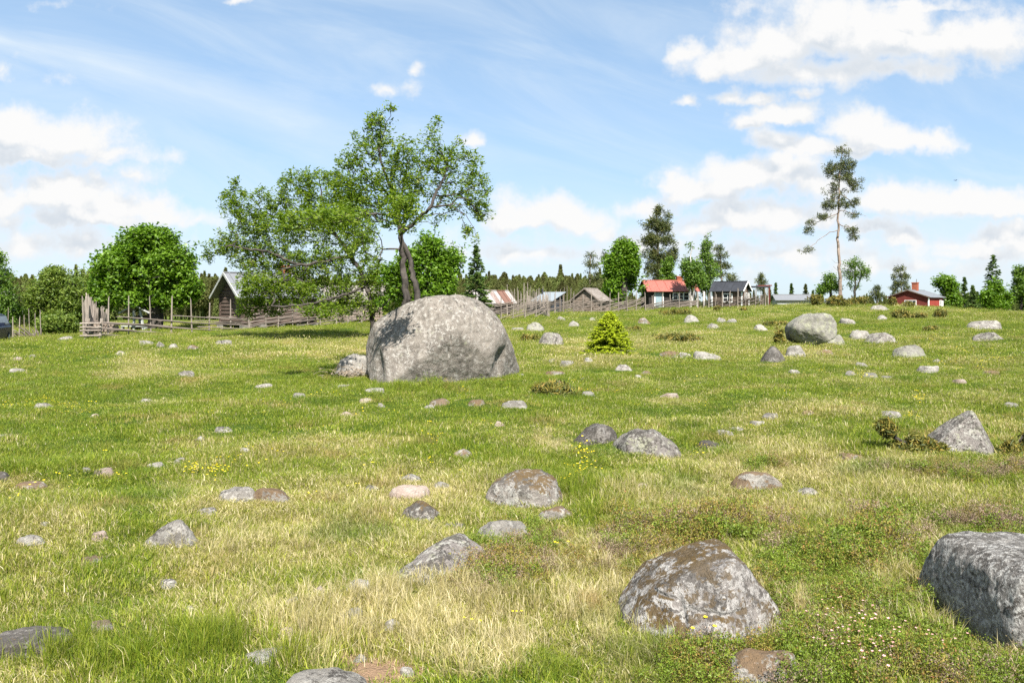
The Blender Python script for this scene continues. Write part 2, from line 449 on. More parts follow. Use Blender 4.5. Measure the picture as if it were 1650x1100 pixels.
def mat_plain(name, col, rough=.8, spec=.3, var=.25, scale=6.0, stretch=(1, 1, 1), bumpn=.15, metal=0.0, col2=None):
    m, k, p = newmat(name)
    tc = k.new('ShaderNodeTexCoord'); v = k.vmath('MULTIPLY', tc.outputs['Object'], stretch)
    n = k.noise(v, scale, 5, .62)
    c2 = col2 or tuple(min(1, c * (1 + var)) for c in col)
    c1 = tuple(c * (1 - var) for c in col)
    c = k.mix(k.ramp(n, .28, .72), c1, c2)
    k.l.new(c, p.inputs['Base Color']); p.inputs['Roughness'].default_value = rough
    p.inputs['Specular IOR Level'].default_value = spec; p.inputs['Metallic'].default_value = metal
    if bumpn: bump(k, p, k.noise(v, scale * 4, 4, .6), bumpn, .02)
    return m


def mat_wood(name, col, col2, streak=(1, 14, 14), scale=1.6):
    """weathered timber: long grain, grey and brown streaks, each piece its own tone"""
    m, k, p = newmat(name)
    tc = k.new('ShaderNodeTexCoord'); oi = k.new('ShaderNodeObjectInfo')
    v = k.vmath('MULTIPLY', k.vmath('ADD', tc.outputs['Object'], k.xyz(k.math('MULTIPLY', oi.outputs['Random'], 40), 0, k.math('MULTIPLY', oi.outputs['Random'], 11))), streak)
    n = k.noise(v, scale, 6, .66); n2_ = k.noise(tc.outputs['Object'], .9, 3, .5)
    at_ = k.new('ShaderNodeAttribute'); at_.attribute_name = 'rnd'
    f = k.math('ADD', k.math('MULTIPLY', n, .7), k.math('ADD', k.math('MULTIPLY', n2_, .2), k.math('MULTIPLY', at_.outputs['Fac'], .25)))
    c = k.mix(k.ramp(f, .32, .74), col, col2)
    c = k.mix(k.math('MULTIPLY', k.ramp(k.noise(v, scale * 5, 4, .7), .55, .7), .5), c, tuple(q * .3 for q in col))
    hsv = k.new('ShaderNodeHueSaturation'); k.l.new(c, hsv.inputs['Color']); k.put(hsv.inputs['Value'], k.math('MULTIPLY_ADD', oi.outputs['Random'], .4, .8))
    k.l.new(hsv.outputs[0], p.inputs['Base Color']); p.inputs['Roughness'].default_value = .85; p.inputs['Specular IOR Level'].default_value = .2
    bump(k, p, k.noise(v, scale * 4, 4, .6), .4, .01)
    return m


def mat_leaf(name, stops, trans=.35, rough=.5, tcol=None, inst=0.0):
    """leaf: per-leaf tone along a colour ramp, some light let through"""
    m, k, p = newmat(name); out = m.node_tree.nodes['Material Output']
    a = k.new('ShaderNodeAttribute'); a.attribute_name = 'rnd'
    oi = k.new('ShaderNodeObjectInfo')
    c = k.cramp(a.outputs['Fac'], stops)
    if inst:                                             # every tree of a stand its own tone
        hs = k.new('ShaderNodeHueSaturation'); k.l.new(c, hs.inputs['Color'])
        k.put(hs.inputs['Value'], k.math('MULTIPLY_ADD', oi.outputs['Random'], inst, 1 - inst * .5)); k.put(hs.inputs['Hue'], k.math('MULTIPLY_ADD', oi.outputs['Random'], .04, .475)); c = hs.outputs[0]
    k.l.new(c, p.inputs['Base Color']); p.inputs['Roughness'].default_value = rough; p.inputs['Specular IOR Level'].default_value = .35
    t = k.new('ShaderNodeBsdfTranslucent')
    k.l.new(k.mix(1.0, c, tcol or (1.15, 1.25, .55), 'MULTIPLY'), t.inputs[0])
    mx = k.new('ShaderNodeMixShader'); mx.inputs[0].default_value = trans
    k.l.new(p.outputs[0], mx.inputs[1]); k.l.new(t.outputs[0], mx.inputs[2]); k.l.new(mx.outputs[0], out.inputs[0])
    return m


def mat_bark(name, col, col2, scale=6):
    m, k, p = newmat(name)
    tc = k.new('ShaderNodeTexCoord'); v = k.vmath('MULTIPLY', tc.outputs['Object'], (1, 1, .25))
    n = k.noise(v, scale, 6, .7); n3 = k.noise(tc.outputs['Object'], 1.6, 4, .6)
    c = k.mix(k.ramp(n, .35, .68), col, col2)
    c = k.mix(k.math('MULTIPLY', k.ramp(n3, .5, .68), .5), c, tuple(min(.5, q * 1.5) for q in col2))
    k.l.new(c, p.inputs['Base Color']); p.inputs['Roughness'].default_value = .95; p.inputs['Specular IOR Level'].default_value = .15
    bump(k, p, n, .8, .04)
    return m


ROCK = {
 'granite': mat_rock('granite', (.205, .18, .155), .4, .15, .15, 0, pale=(.34, .32, .28)),
 'pale': mat_rock('pale_granite', (.21, .192, .17), .45, .30, .05, .10, (.12, .075, .03), pale=(.37, .35, .315)),
 'dark': mat_rock('black_lichen_granite', (.17, .155, .14), .32, .52, .08, .1, (.11, .07, .025), pale=(.33, .32, .29)),
 'mottled': mat_rock('mottled_lichen_granite', (.185, .165, .15), .42, .38, .30, .08, (.10, .06, .025), pale=(.35, .34, .30), sc_=1.3),
 'moss': mat_rock('mossy_granite', (.19, .17, .15), .45, .38, .10, .46, (.085, .055, .022), pale=(.34, .33, .30), sc_=1.3),
 'brown': mat_rock('turf_capped_granite', (.22, .20, .175), .42, .26, .05, .60, (.125, .08, .042), pale=(.35, .33, .30)),
 'green': mat_rock('green_lichen_granite', (.21, .20, .172), .28, .26, .38, 0, pale=(.32, .32, .27)),
 'grey': mat_rock('smooth_grey_granite', (.215, .20, .178), .40, .2, .10, 0, speck=.8, pale=(.33, .315, .285)),
 'pink': mat_rock('pinkish_granite', (.29, .225, .185), .42, .14, 0, .2, (.20, .13, .07), pale=(.36, .32, .28)),
}
BARK_DARK = mat_bark('rowan_bark', (.028, .024, .021), (.085, .074, .064))
BARK_PINE = mat_bark('pine_bark', (.12, .09, .07), (.26, .205, .17), 5)
BARK_BIRCH = mat_bark('birch_bark', (.10, .09, .08), (.55, .53, .50), 4)
LEAF_ROWAN = mat_leaf('rowan_leaves', [(0, (.06, .11, .010)), (.35, (.115, .185, .012)), (.72, (.18, .255, .018)), (.9, (.27, .32, .045)), (1, (.44, .46, .19))], .5)
LEAF_BRIGHT = mat_leaf('maple_leaves', [(0, (.045, .11, .008)), (.4, (.10, .19, .010)), (.8, (.155, .265, .018)), (.92, (.20, .32, .05)), (1, (.42, .50, .24))], .38)
LEAF_WILLOW = mat_leaf('willow_leaves', [(0, (.05, .095, .014)), (.4, (.11, .165, .022)), (.8, (.17, .225, .034)), (1, (.25, .29, .06))], .36)
LEAF_BIRCH = mat_leaf('birch_leaves', [(0, (.045, .10, .013)), (.5, (.10, .18, .020)), (1, (.19, .28, .04))], .4)
NEEDLE_PINE = mat_leaf('pine_needles', [(0, (.03, .048, .016)), (.5, (.075, .095, .026)), (.85, (.13, .135, .036)), (1, (.20, .155, .05))], .2, .6)
NEEDLE_SPRUCE = mat_leaf('spruce_needles', [(0, (.025, .055, .014)), (.5, (.06, .11, .018)), (1, (.13, .19, .03))], .2, .6)
NEEDLE_YOUNG = mat_leaf('young_spruce_needles', [(0, (.14, .20, .010)), (.4, (.27, .34, .012)), (.8, (.40, .46, .018)), (1, (.52, .56, .05))], .35, .55)
NEEDLE_FAR = mat_leaf('forest_needles', [(0, (.06, .08, .02)), (.5, (.12, .14, .036)), (1, (.19, .195, .055))], .3, .7, inst=.9)
NEEDLE_JUN = mat_leaf('juniper_needles', [(0, (.022, .034, .010)), (.35, (.07, .085, .016)), (.6, (.17, .16, .026)), (.85, (.30, .22, .045)), (1, (.38, .20, .06))], .15, .6)


# ------------------------------------------------------------------ ground
def build_ground():
    th = np.concatenate([np.linspace(-math.pi, -.80, 60, endpoint=False), np.linspace(-.80, .80, 640, endpoint=False), np.linspace(.80, math.pi, 61)[:-1]])
    r = np.concatenate([[.05, .6], np.geomspace(1.2, 120, 420), np.geomspace(126, 3500, 40)])
    T, R = np.meshgrid(th, r); X = R * np.sin(T); Y = R * np.cos(T)
    Z = hgt(X, Y)
    D = turf(X, Y); S = soil(X, Y)
    V = np.stack([X.ravel(), Y.ravel(), Z.ravel()], 1)
    n = len(th); m = len(r)
    i = np.arange(m - 1)[:, None] * n + np.arange(n)[None, :]; j = np.arange(m - 1)[:, None] * n + (np.arange(n)[None, :] + 1) % n
    F = np.stack([i.ravel(), (i + n).ravel(), (j + n).ravel(), j.ravel()], 1)
    cv = np.array([[0, 0, h1(0, 0)]]); V = np.concatenate([V, cv])
    cap = np.stack([np.arange(n), (np.arange(n) + 1) % n, np.full(n, len(V) - 1)], 1)
    m_, k, p = newmat('turf')
    a = k.new('ShaderNodeAttribute'); a.attribute_name = 'dry'; b = k.new('ShaderNodeAttribute'); b.attribute_name = 'soil'
    geo = k.new('ShaderNodeNewGeometry'); v = geo.outputs['Position']
    f1 = k.noise(v, 9, 6, .7); f2 = k.noise(v, 60, 4, .7); f3 = k.noise(v, 2.3, 4, .6)
    d = k.math('ADD', a.outputs['Fac'], k.math('ADD', k.math('MULTIPLY', k.math('SUBTRACT', f1, .5), .8), k.math('MULTIPLY', k.math('SUBTRACT', f2, .5), .7)))
    c = k.cramp(d, [(0, (.045, .078, .012)), (.3, (.095, .12, .02)), (.6, (.18, .16, .042)), (1, (.34, .27, .13))])
    s = k.math('ADD', b.outputs['Fac'], k.math('MULTIPLY', k.math('SUBTRACT', f1, .5), .7))
    c = k.mix(k.ramp(s, .35, .75), c, k.mix(f2, (.17, .105, .06), (.38, .26, .17)))
    k.l.new(c, p.inputs['Base Color']); p.inputs['Roughness'].default_value = 1; p.inputs['Specular IOR Level'].default_value = .05
    bump(k, p, k.math('ADD', f1, k.math('MULTIPLY', f2, .6)), .9, .05)
    me = np_mesh('ground', V, [F, cap], m_, True, None, {'dry': np.append(D.ravel(), .5), 'soil': np.append(S.ravel(), 0)})
    o = link('ground', me)
    tag(o, kind='structure')


build_ground()

# ------------------------------------------------------------------ stones
_ICO = {}


def ico(n):
    if n not in _ICO:
        import bmesh
        bm = bmesh.new(); bmesh.ops.create_icosphere(bm, subdivisions=n, radius=1)
        V = np.array([v.co[:] for v in bm.verts]); F = np.array([[v.index for v in f.verts] for f in bm.faces]); bm.free()
        V /= np.linalg.norm(V, axis=1)[:, None]; _ICO[n] = (V, F)
    return _ICO[n]


def rock_mesh(name, planes, mat, sub=4, k=14, seed=0, rough=.05, size=1.0, fine=.012):
    """planes: rows (nx,ny,nz,d); the soft intersection of half-spaces round the origin, roughened"""
    D, F = ico(sub)
    P = np.array(planes, float); N = P[:, :3] / np.linalg.norm(P[:, :3], axis=1)[:, None]
    q = np.maximum(D @ N.T, 1e-6) / P[:, 3][None, :]
    r = np.sum(q ** k, 1) ** (-1.0 / k)
    V = D * r[:, None]
    o = seed * 13.7
    nz = fbm(V / size * 1.7 + o, 3, seed) * rough * 1.4 + fbm(V / size * 5.5 + o, 4, seed + 5) * rough * .7
    V = V * (1 + nz)[:, None]
    if fine: V = V + D * (fbm(V * 9 + o, 4, seed + 9) * fine)[:, None]
    return np_mesh(name, V, F, mat, True)


def stone(x0, x1, yt, yb, kind, label, seed, dr=.8, tilt=0.0, kk=15, grp=None, name='stone'):
    """a stone sunk in the turf, seen at columns x0..x1, rows yt..yb of the photo"""
    R = np.random.default_rng(seed)
    g = ground_at((x0 + x1) / 2, yb); Y = g.y
    a = (x1 - x0) / 2 / FPX * Y; b = a * dr
    Yc = Y + b * .75
    xc = ((x0 + x1) / 2 - CX) / FPX * Yc; zg = h1(xc, Yc)
    ztop = EYE + (HY - yt) / FPX * (Yc + .25 * b)
    h = max(ztop - zg, .16 * a, .03)
    h = min(h * .82, .62 * a) if x1 - x0 < 60 and yt > 560 else min(h, 1.5 * a) * .93
    a *= Yc / Y * 1.04
    planes = []
    for i in range(11):
        n = R.normal(size=3); n /= np.linalg.norm(n); n[2] = abs(n[2]) * .9
        d = math.sqrt((a * n[0]) ** 2 + (b * n[1]) ** 2 + (h * n[2]) ** 2)
        planes.append((*n, d * R.uniform(.74, .97)))
    for n in ((1, 0, .15), (-1, 0, .15), (0, 1, .2), (0, -1, .3), (0, 0, 1), (.7, -.5, .5), (-.7, -.5, .5), (.6, .5, .5), (-.6, .5, .5)):
        n = np.array(n) / np.linalg.norm(n); d = math.sqrt((a * n[0]) ** 2 + (b * n[1]) ** 2 + (h * n[2]) ** 2)
        planes.append((*n, d * R.uniform(.93, 1.04)))
    planes += [(0, 0, -1, max(.12, h * .5)), (.7, 0, -.7, a), (-.7, 0, -.7, a), (0, .7, -.7, a), (0, -.7, -.7, a)]
    wpx = (x1 - x0)
    sub = 5 if wpx > 70 else 4 if wpx > 20 else 3
    me = rock_mesh(name, planes, ROCK[kind], sub, kk, seed, .10, max(a, .05), .008 * min(1, a * 3))
    o = link(name, me, None, (xc, Yc, zg + .008)); o.rotation_euler = (0, tilt, 0)
    tag(o, label, 'boulder' if name == 'boulder' else 'stone', grp or 'stones lying in the pasture')
    STONES.append((xc, Yc, a, b))
    return o


STONES = []


def hero(poly, Yc, b, kind, label, seed, extra=(), sub=6, kk=16, name='boulder', rough=.03, fine=.012, dents=(), cat='boulder'):
    """a big stone whose outline from the path is poly (photo pixels, at depth Yc)"""
    P = [at(px, py, Yc) for px, py in poly]
    c = sum(P, Vector()) / len(P)
    planes = []
    Q = [(p.x - c.x, p.z - c.z) for p in P]
    area = sum(Q[i][0] * Q[(i + 1) % len(Q)][1] - Q[(i + 1) % len(Q)][0] * Q[i][1] for i in range(len(Q)))
    if area < 0: Q = Q[::-1]
    for i in range(len(Q)):
        (xa, za), (xb, zb) = Q[i], Q[(i + 1) % len(Q)]
        nx, nz = zb - za, -(xb - xa); L = math.hypot(nx, nz)
        if L < 1e-6: continue
        nx /= L; nz /= L
        planes.append((nx, 0, nz, nx * xa + nz * za))
    for n, d in extra: planes.append((*n, d * b))
    if not any(e[0][1] > .5 for e in extra): planes += [(0, 1, .15, b), (.6, .8, .2, b * 1.15), (-.6, .8, .2, b * 1.15)]
    W = max(abs(q[0]) for q in Q)
    me = rock_mesh(name, planes, ROCK[kind] if isinstance(kind, str) else kind, sub, kk, seed, rough, W, fine)
    if dents:                                            # hollows, cracks and ledges on the side towards the path
        n = len(me.vertices); V = np.empty(n * 3, np.float32); me.vertices.foreach_get('co', V); V = V.reshape(-1, 3).astype(float)
        R_ = np.linalg.norm(V, axis=1)[:, None]; D_ = V / R_; cut = np.zeros(n)
        for px, py, rx, rz, dep in dents:
            q = at(px, py, Yc - b * .6) - c
            cut += dep * np.exp(-(((V[:, 0] - q.x) / rx) ** 2 + ((V[:, 2] - q.z) / rz) ** 2) ** 1.5) * (D_[:, 1] < -.05)
        me.vertices.foreach_set('co', (V - D_ * cut[:, None]).astype(np.float32).ravel()); me.update()
    o = link(name, me, None, c)
    tag(o, label, cat)
    STONES.append((c.x, c.y, W, b))
    return o


# the great erratic block
hero([(598, 606), (588, 572), (592, 544), (602, 522), (622, 506), (662, 486), (700, 478), (742, 476), (774, 487), (800, 509), (816, 534), (826, 560), (836, 588), (838, 612), (770, 626), (720, 632), (650, 632), (610, 625)],
     17.3, 1.25, mat_rock('great_boulder_granite', (.20, .176, .150), .38, .26, .14, 0, speck=1.35, pale=(.37, .35, .315), sc_=1.2, stain=.6),
     'huge rounded grey granite boulder in the grass under the rowan', 3,
     extra=[((-.22, -1, .42), .86), ((.62, -.8, .22), .95), ((-.95, -.6, .1), 1.15), ((.15, -.85, .9), .92), ((.5, -.6, .95), .93), ((.9, -.45, -.15), 1.08), ((-.55, -.9, .75), .90), ((.75, -.7, .55), .98), ((.35, -.9, -.35), .85), ((0, 1, .3), .95), ((.6, .8, .3), 1.15), ((-.6, .8, .3), 1.15)], sub=7, kk=60, rough=.024, fine=.02,
     dents=[(812, 585, .16, .26, .14), (800, 600, .10, .16, .06), (770, 575, .05, .2, .03), (729, 545, .022, .09, .05), (725, 566, .022, .09, .05), (612, 590, .10, .25, .09), (712, 624, .22, .05, .09), (690, 530, .035, .5, .018), (650, 560, .4, .03, .012), (760, 520, .03, .3, .015)])
# foreground ridge-backed stone
hero([(1004, 1014), (1008, 998), (1034, 962), (1066, 930), (1110, 908), (1172, 893), (1190, 897), (1210, 918), (1234, 948), (1256, 978), (1258, 1002), (1240, 1040), (1130, 1085), (1032, 1055)],
     4.15, .42, mat_rock('ridge_stone_lichen', (.20, .18, .165), .52, .34, .06, .50, (.088, .056, .018), pale=(.45, .43, .405), sc_=1.7),
     'foreground boulder with a sharp ridge, white and black lichen and brown moss', 11,
     extra=[((-.55, -.75, .62), .60), ((.62, -.72, .42), .62), ((.05, -.95, .35), .80), ((-.2, .8, .75), .9), ((.5, .8, .4), 1.0), ((-.7, .7, .3), 1.2)], sub=7, kk=34, rough=.03, fine=.016,
     dents=[(1150, 985, .12, .015, .02), (1100, 1000, .02, .10, .02), (1185, 1010, .012, .07, .025), (1060, 975, .1, .012, .015)])
# big stone at the right-hand corner
hero([(1552, 998), (1556, 958), (1562, 924), (1578, 894), (1608, 884), (1660, 882), (1730, 892), (1800, 918), (1840, 988), (1820, 1088), (1690, 1118), (1590, 1098), (1564, 1048)],
     3.95, .5, mat_rock('corner_stone_lichen', (.17, .16, .148), .46, .38, .0, .0, pale=(.40, .39, .365), sc_=3.6),
     'big dark grey boulder cut off by the right edge, shaded hollow underneath', 17,
     extra=[((-.05, -.95, .28), .78), ((-.8, -.62, -.05), .92), ((-.45, -.6, .75), 1.0), ((.1, -.7, .8), .86), ((-.6, -.6, -.6), .80), ((-.1, .9, .5), .95), ((-.7, .7, .2), 1.15)], sub=7, kk=18, rough=.03, fine=.016)
# pyramid stone by the juniper
hero([(1470, 752), (1480, 738), (1520, 698), (1553, 665), (1562, 659), (1570, 665), (1592, 700), (1616, 738), (1624, 758), (1610, 772), (1490, 772)],
     8.75, .45, 'mottled', 'pointed pyramid shaped stone among junipers on the right', 23,
     extra=[((-.6, -.75, .5), .52), ((.75, -.6, .4), .55), ((.1, -.9, .35), .72), ((0, .85, .6), .6)], sub=6, kk=44, rough=.035, fine=.012, cat='boulder')
# tipped green block on the right slope
hero([(1278, 548), (1272, 530), (1277, 520), (1300, 506), (1325, 504), (1340, 510), (1346, 524), (1342, 540), (1325, 550), (1300, 558)],
     27.5, .75, 'green', 'large tipped greenish lichen boulder on the right slope', 31,
     extra=[((-.4, -.9, .25), .8), ((.5, -.8, .2), .85), ((-.1, -.6, .9), .95), ((-.5, -.7, -.5), .8), ((0, .9, .3), .9)], sub=6, kk=14, rough=.05, fine=.02)

S_ = [  # x0, x1, top row, base row, kind, label, opts
 (1222, 1268, 550, 583, 'dark', 'dark speckled round stone left of the tipped green boulder', {'kk': 6, 'dr': .95}),
 (1264, 1295, 551, 575, 'grey', 'small round grey stone wedged under the tipped green boulder', {}),
 (1332, 1359, 537, 554, 'green', 'small yellow-green stone right against the tipped green boulder', {}),
 (1268, 1290, 590, 602, 'pale', 'pale little stone below the cluster of the tipped boulder', {}),
 (1370, 1404, 527, 546, 'grey', 'grey stone just right of the tipped green boulder group', {}),
 (1392, 1446, 533, 553, 'mottled', 'long low stone with black and green lichen, behind the smooth right-slope stone', {}),
 (1437, 1494, 547, 574, 'green', 'smooth oval greenish stone alone on the right slope', {}),
 (1557, 1618, 515, 532, 'pale', 'broad flat stone below the red barn at the right', {}),
 (1567, 1613, 534, 549, 'mottled', 'low pale stone just below the broad flat stone near the right edge', {}),
 (1412, 1429, 506, 515, 'grey', 'small grey stone near the crest left of the red barn', {}),
 (1352, 1381, 511, 523, 'pale', 'pale stone up the slope above the tipped green boulder', {}),
 (1294, 1312, 505, 511, 'pale', 'flat pale stone at the foot of the tall lone pine', {}),
 (1400, 1432, 491, 501, 'pale', 'pale stones heap on the crest between lone pine and red barn', {}),
 (1312, 1341, 561, 572, 'brown', 'brownish flat stone right below the yellow-green stone', {}),
 (1374, 1400, 582, 591, 'pale', 'pale low stone in the middle of the right slope', {}),
 (1478, 1514, 588, 601, 'pale', 'whitish block stone below the smooth oval stone', {}),
 (1504, 1516, 576, 583, 'pale', 'tiny pale stone above the whitish block stone', {}),
 (1387, 1414, 596, 609, 'green', 'grey-green rounded stone in lush grass on the right slope', {}),
 (1361, 1378, 595, 604, 'grey', 'small grey stone left of the grey-green rounded stone', {}),
 (1419, 1441, 605, 611, 'pale', 'thin pale stone right of the grey-green rounded stone', {}),
 (1582, 1612, 594, 604, 'brown', 'brown capped stone in the flowery grass near the right edge', {}),
 (1534, 1560, 609, 618, 'pink', 'pinkish stone left of and below the brown capped stone', {}),
 (1614, 1641, 646, 656, 'grey', 'grey stone above right of the pyramid stone', {}),
 (1414, 1457, 662, 674, 'pale', 'pale flat stone left of the pyramid stone', {}),
 (1291, 1313, 661, 668, 'brown', 'small brown stone in the grass far left of the pyramid stone', {}),
 (1224, 1257, 665, 675, 'pale', 'pale flat stone right of the twin lichen domes, farthest up', {}),
 (1207, 1236, 677, 684, 'pale', 'thin pale stone row right of the twin domes', {}),
 (1174, 1198, 686, 693, 'pale', 'small pale stone just beyond the dark lump right of the twin domes', {}),
 (1152, 1181, 691, 700, 'grey', 'flat grey stone behind the dark lump', {}),
 (1125, 1161, 698, 722, 'dark', 'dark lichen lump standing right of the twin domes', {}),
 (1350, 1393, 730, 741, 'brown', 'flat brownish slab in grass left of the juniper', {}),
 (1246, 1262, 734, 746, 'pale', 'weathered pale stone in dry grass above the lichen crusted flat rock', {}),
 (1178, 1266, 757, 787, 'brown', 'lichen crusted flat rock with brown moss at mid right', {'dr': .6}),
 (1284, 1320, 786, 797, 'pale', 'thin pale stone right of the brown moss flat rock', {}),
 (1155, 1300, 1040, 1098, 'brown', 'straw covered stone in front of the ridged foreground boulder', {'dr': .6}),
 (925, 1000, 681, 714, 'dark', 'left one of the twin domes, dark with a white lichen disc', {'dr': .9}),
 (984, 1103, 685, 733, 'mottled', 'right one of the twin domes, pale and green lichen', {'dr': .8}),
 (779, 904, 744, 814, 'moss', 'wide dome stone with rough grey brown lichen in the middle', {'dr': .8}),
 (761, 855, 829, 871, 'grey', 'smooth pale grey dome below the rough lichen dome', {}),
 (864, 921, 813, 837, 'brown', 'flat tilted stone right of the smooth pale grey dome', {}),
 (644, 713, 800, 839, 'moss', 'brown moss capped stone left of the rough lichen dome', {'dr': .8}),
 (619, 692, 778, 806, 'pink', 'low pinkish stone topped with dry straw behind the moss capped stone', {}),
 (644, 680, 759, 776, 'pale', 'pale speckled stone behind the straw topped stone', {}),
 (696, 727, 774, 788, 'grey', 'grey stone half sunk left of the rough lichen dome', {}),
 (588, 614, 782, 790, 'pale', 'flat pale stone left of the straw topped stone', {}),
 (710, 748, 842, 852, 'pale', 'flat pale strip of stone right below the moss capped stone', {}),
 (345, 420, 781, 808, 'pale', 'left half of the large flat lichen rock at mid left', {'dr': .6}),
 (400, 470, 782, 808, 'brown', 'right half of the large flat lichen rock at mid left', {'dr': .6}),
 (316, 352, 819, 829, 'pale', 'small pale stone below the large flat lichen rock', {}),
 (226, 323, 838, 879, 'pale', 'long whitish dome stone in the left foreground', {'dr': .5, 'tilt': -.12}),
 (24, 72, 860, 878, 'grey', 'grey rounded stone near the left edge of the foreground', {}),
 (146, 176, 852, 871, 'pink', 'pinkish stone left of the long whitish dome', {}),
 (64, 79, 839, 847, 'grey', 'small grey stone above the left edge rounded stone', {}),
 (142, 158, 817, 824, 'grey', 'tiny grey stone in the trodden grass at left', {}),
 (257, 287, 932, 948, 'pale', 'little white stone below the long whitish dome', {}),
 (128, 163, 899, 908, 'brown', 'flat brown stone in the trodden grass below the pinkish stone', {}),
 (294, 314, 972, 985, 'grey', 'small grey stone in dry grass below the little white stone', {}),
 (140, 187, 1001, 1017, 'brown', 'brown topped stone in long grass at lower left', {}),
 (-40, 134, 1018, 1064, 'dark', 'broad flat lichen rock in the bottom left corner', {'dr': .5}),
 (395, 470, 1049, 1070, 'grey', 'flat grey stone in long grass near the bottom', {}),
 (450, 620, 1086, 1125, 'grey', 'smooth grey slab cut by the bottom edge', {'dr': .6}),
 (642, 669, 1074, 1088, 'pale', 'pale chip of stone on the bare soil', {}),
 (554, 599, 927, 954, 'grey', 'round grey cobble left of the long tilted slab', {}),
 (504, 524, 942, 954, 'pink', 'pinkish cobble left of the round grey cobble', {}),
 (459, 488, 965, 974, 'grey', 'flat grey stone in straw at lower middle', {}),
 (550, 587, 985, 995, 'grey', 'thin grey stone below the round grey cobble', {}),
 (615, 648, 992, 1014, 'pale', 'tilted pale stone in the straw below the long slab', {}),
 (448, 476, 1013, 1024, 'pink', 'pinkish flat stone on worn turf at lower middle', {}),
 (570, 592, 1056, 1066, 'grey', 'small grey stone above the bottom edge slab', {}),
 (131, 146, 748, 760, 'grey', 'smaller left of the two stones beside the trodden strip', {}),
 (150, 184, 748, 767, 'pink', 'pinkish right of the two stones beside the trodden strip', {}),
 (231, 269, 745, 756, 'grey', 'smooth low grey dome at left, right of the pink stone pair', {}),
 (279, 300, 734, 746, 'pale', 'small whitish stone above right of the smooth low grey dome', {}),
 (-22, 19, 733, 776, 'dark', 'dark grey stone standing at the left edge', {'dr': .8}),
 (27, 77, 776, 788, 'brown', 'long pale stone with brown moss below the left edge stone', {}),
 (56, 88, 648, 659, 'pale', 'flat pale stone in the yellow flowers at left', {}),
 (-8, 19, 699, 706, 'pale', 'pale stone at the left edge above the dark standing stone', {}),
 (146, 161, 666, 672, 'pink', 'tiny pink stone in the middle of the left pasture', {}),
 (226, 246, 641, 649, 'pale', 'pale stone in the trodden strip at left', {}),
 (344, 376, 687, 696, 'pale', 'pale stone in the centre-left pasture', {}),
 (314, 331, 703, 710, 'pale', 'tiny pale stone left below the centre-left pale stone', {}),
 (386, 404, 720, 728, 'grey', 'small stone above the large flat lichen rock', {}),
 (284, 313, 596, 605, 'pale', 'pale stone in grass below the log cabin', {}),
 (186, 204, 564, 572, 'pale', 'smooth pale stone near the roofed well', {}),
 (223, 248, 548, 556, 'pale', 'leftmost pale stone of the row before the pole fence', {}),
 (251, 266, 550, 559, 'pale', 'second pale stone of the row before the pole fence', {}),
 (271, 287, 552, 561, 'pale', 'third whitest stone of the row before the pole fence', {}),
 (301, 322, 555, 563, 'brown', 'brown mossy stone ending the row before the pole fence', {}),
 (346, 377, 548, 555, 'pale', 'flat pale stone before the log cabin', {}),
 (88, 121, 542, 549, 'pale', 'flat pale outcrop between car and pole fence', {}),
 (21, 38, 574, 582, 'pink', 'pink stone in the grass below the car', {}),
 (16, 41, 593, 599, 'pale', 'thin pale stone low on the left below the pink stone', {}),
 (47, 58, 569, 575, 'pale', 'tiny white stone right of the pink stone below the car', {}),
 (411, 441, 616, 625, 'pale', 'pale long stone below the tree shadow', {}),
 (470, 494, 632, 642, 'grey', 'pale grey dome stone below the tree shadow', {}),
 (542, 567, 619, 626, 'pale', 'flat stone below the twig pile', {}),
 (584, 621, 624, 632, 'grey', 'pair-like flat grey stone just left of the great boulder foot', {}),
 (579, 604, 638, 648, 'pink', 'pinkish stone lower left of the great boulder', {}),
 (546, 569, 658, 671, 'pink', 'pink stone on bare turf left of centre', {}),
 (607, 621, 649, 656, 'grey', 'little grey stone in front of the great boulder', {}),
 (690, 729, 638, 654, 'brown', 'grey stone with brown edge before the great boulder', {}),
 (682, 701, 650, 658, 'grey', 'small flat stone touching the brown edged stone', {}),
 (752, 784, 643, 653, 'brown', 'brown flat stone before the right foot of the great boulder', {}),
 (804, 851, 644, 657, 'pale', 'pale flat stone right of the brown flat stone', {}),
 (796, 813, 678, 686, 'pink', 'small pink stone at the centre of the field', {}),
 (566, 583, 736, 743, 'pale', 'tiny white stone in dry grass left of the straw stone', {}),
 (730, 763, 722, 737, 'brown', 'low brown mound stone with dead grass', {}),
 (542, 604, 562, 605, 'grey', 'smooth light boulder tucked behind the left foot of the great boulder', {'dr': .9}),
 (848, 876, 515, 533, 'green', 'round pale stone before the shed fence', {}),
 (821, 846, 526, 533, 'pale', 'flat pale stone left of the round pale stone', {}),
 (864, 908, 534, 554, 'mottled', 'big lichen stone between great boulder and young spruce', {'dr': .8}),
 (896, 911, 509, 516, 'pale', 'white stone at the foot of the shed fence', {}),
 (915, 934, 515, 525, 'grey', 'dark grey stone below the log shed', {}),
 (949, 961, 511, 517, 'pale', 'flat white stone before the log shed', {}),
 (1027, 1048, 511, 521, 'brown', 'brownish stone below the fence of the red-roofed cabin', {}),
 (1102, 1129, 507, 519, 'grey', 'grey flat-topped stone below the red-roofed cabin', {}),
 (1153, 1169, 507, 520, 'pale', 'upright pale stone below the dark shed', {}),
 (1170, 1189, 512, 521, 'grey', 'grey stone right of the upright pale stone', {}),
 (1139, 1160, 519, 529, 'pale', 'flat pale slab left below the upright pale stone', {}),
 (1212, 1237, 521, 533, 'pale', 'low stone right of the dark shed foot', {}),
 (939, 957, 571, 583, 'grey', 'grey stone tilted against the young spruce', {}),
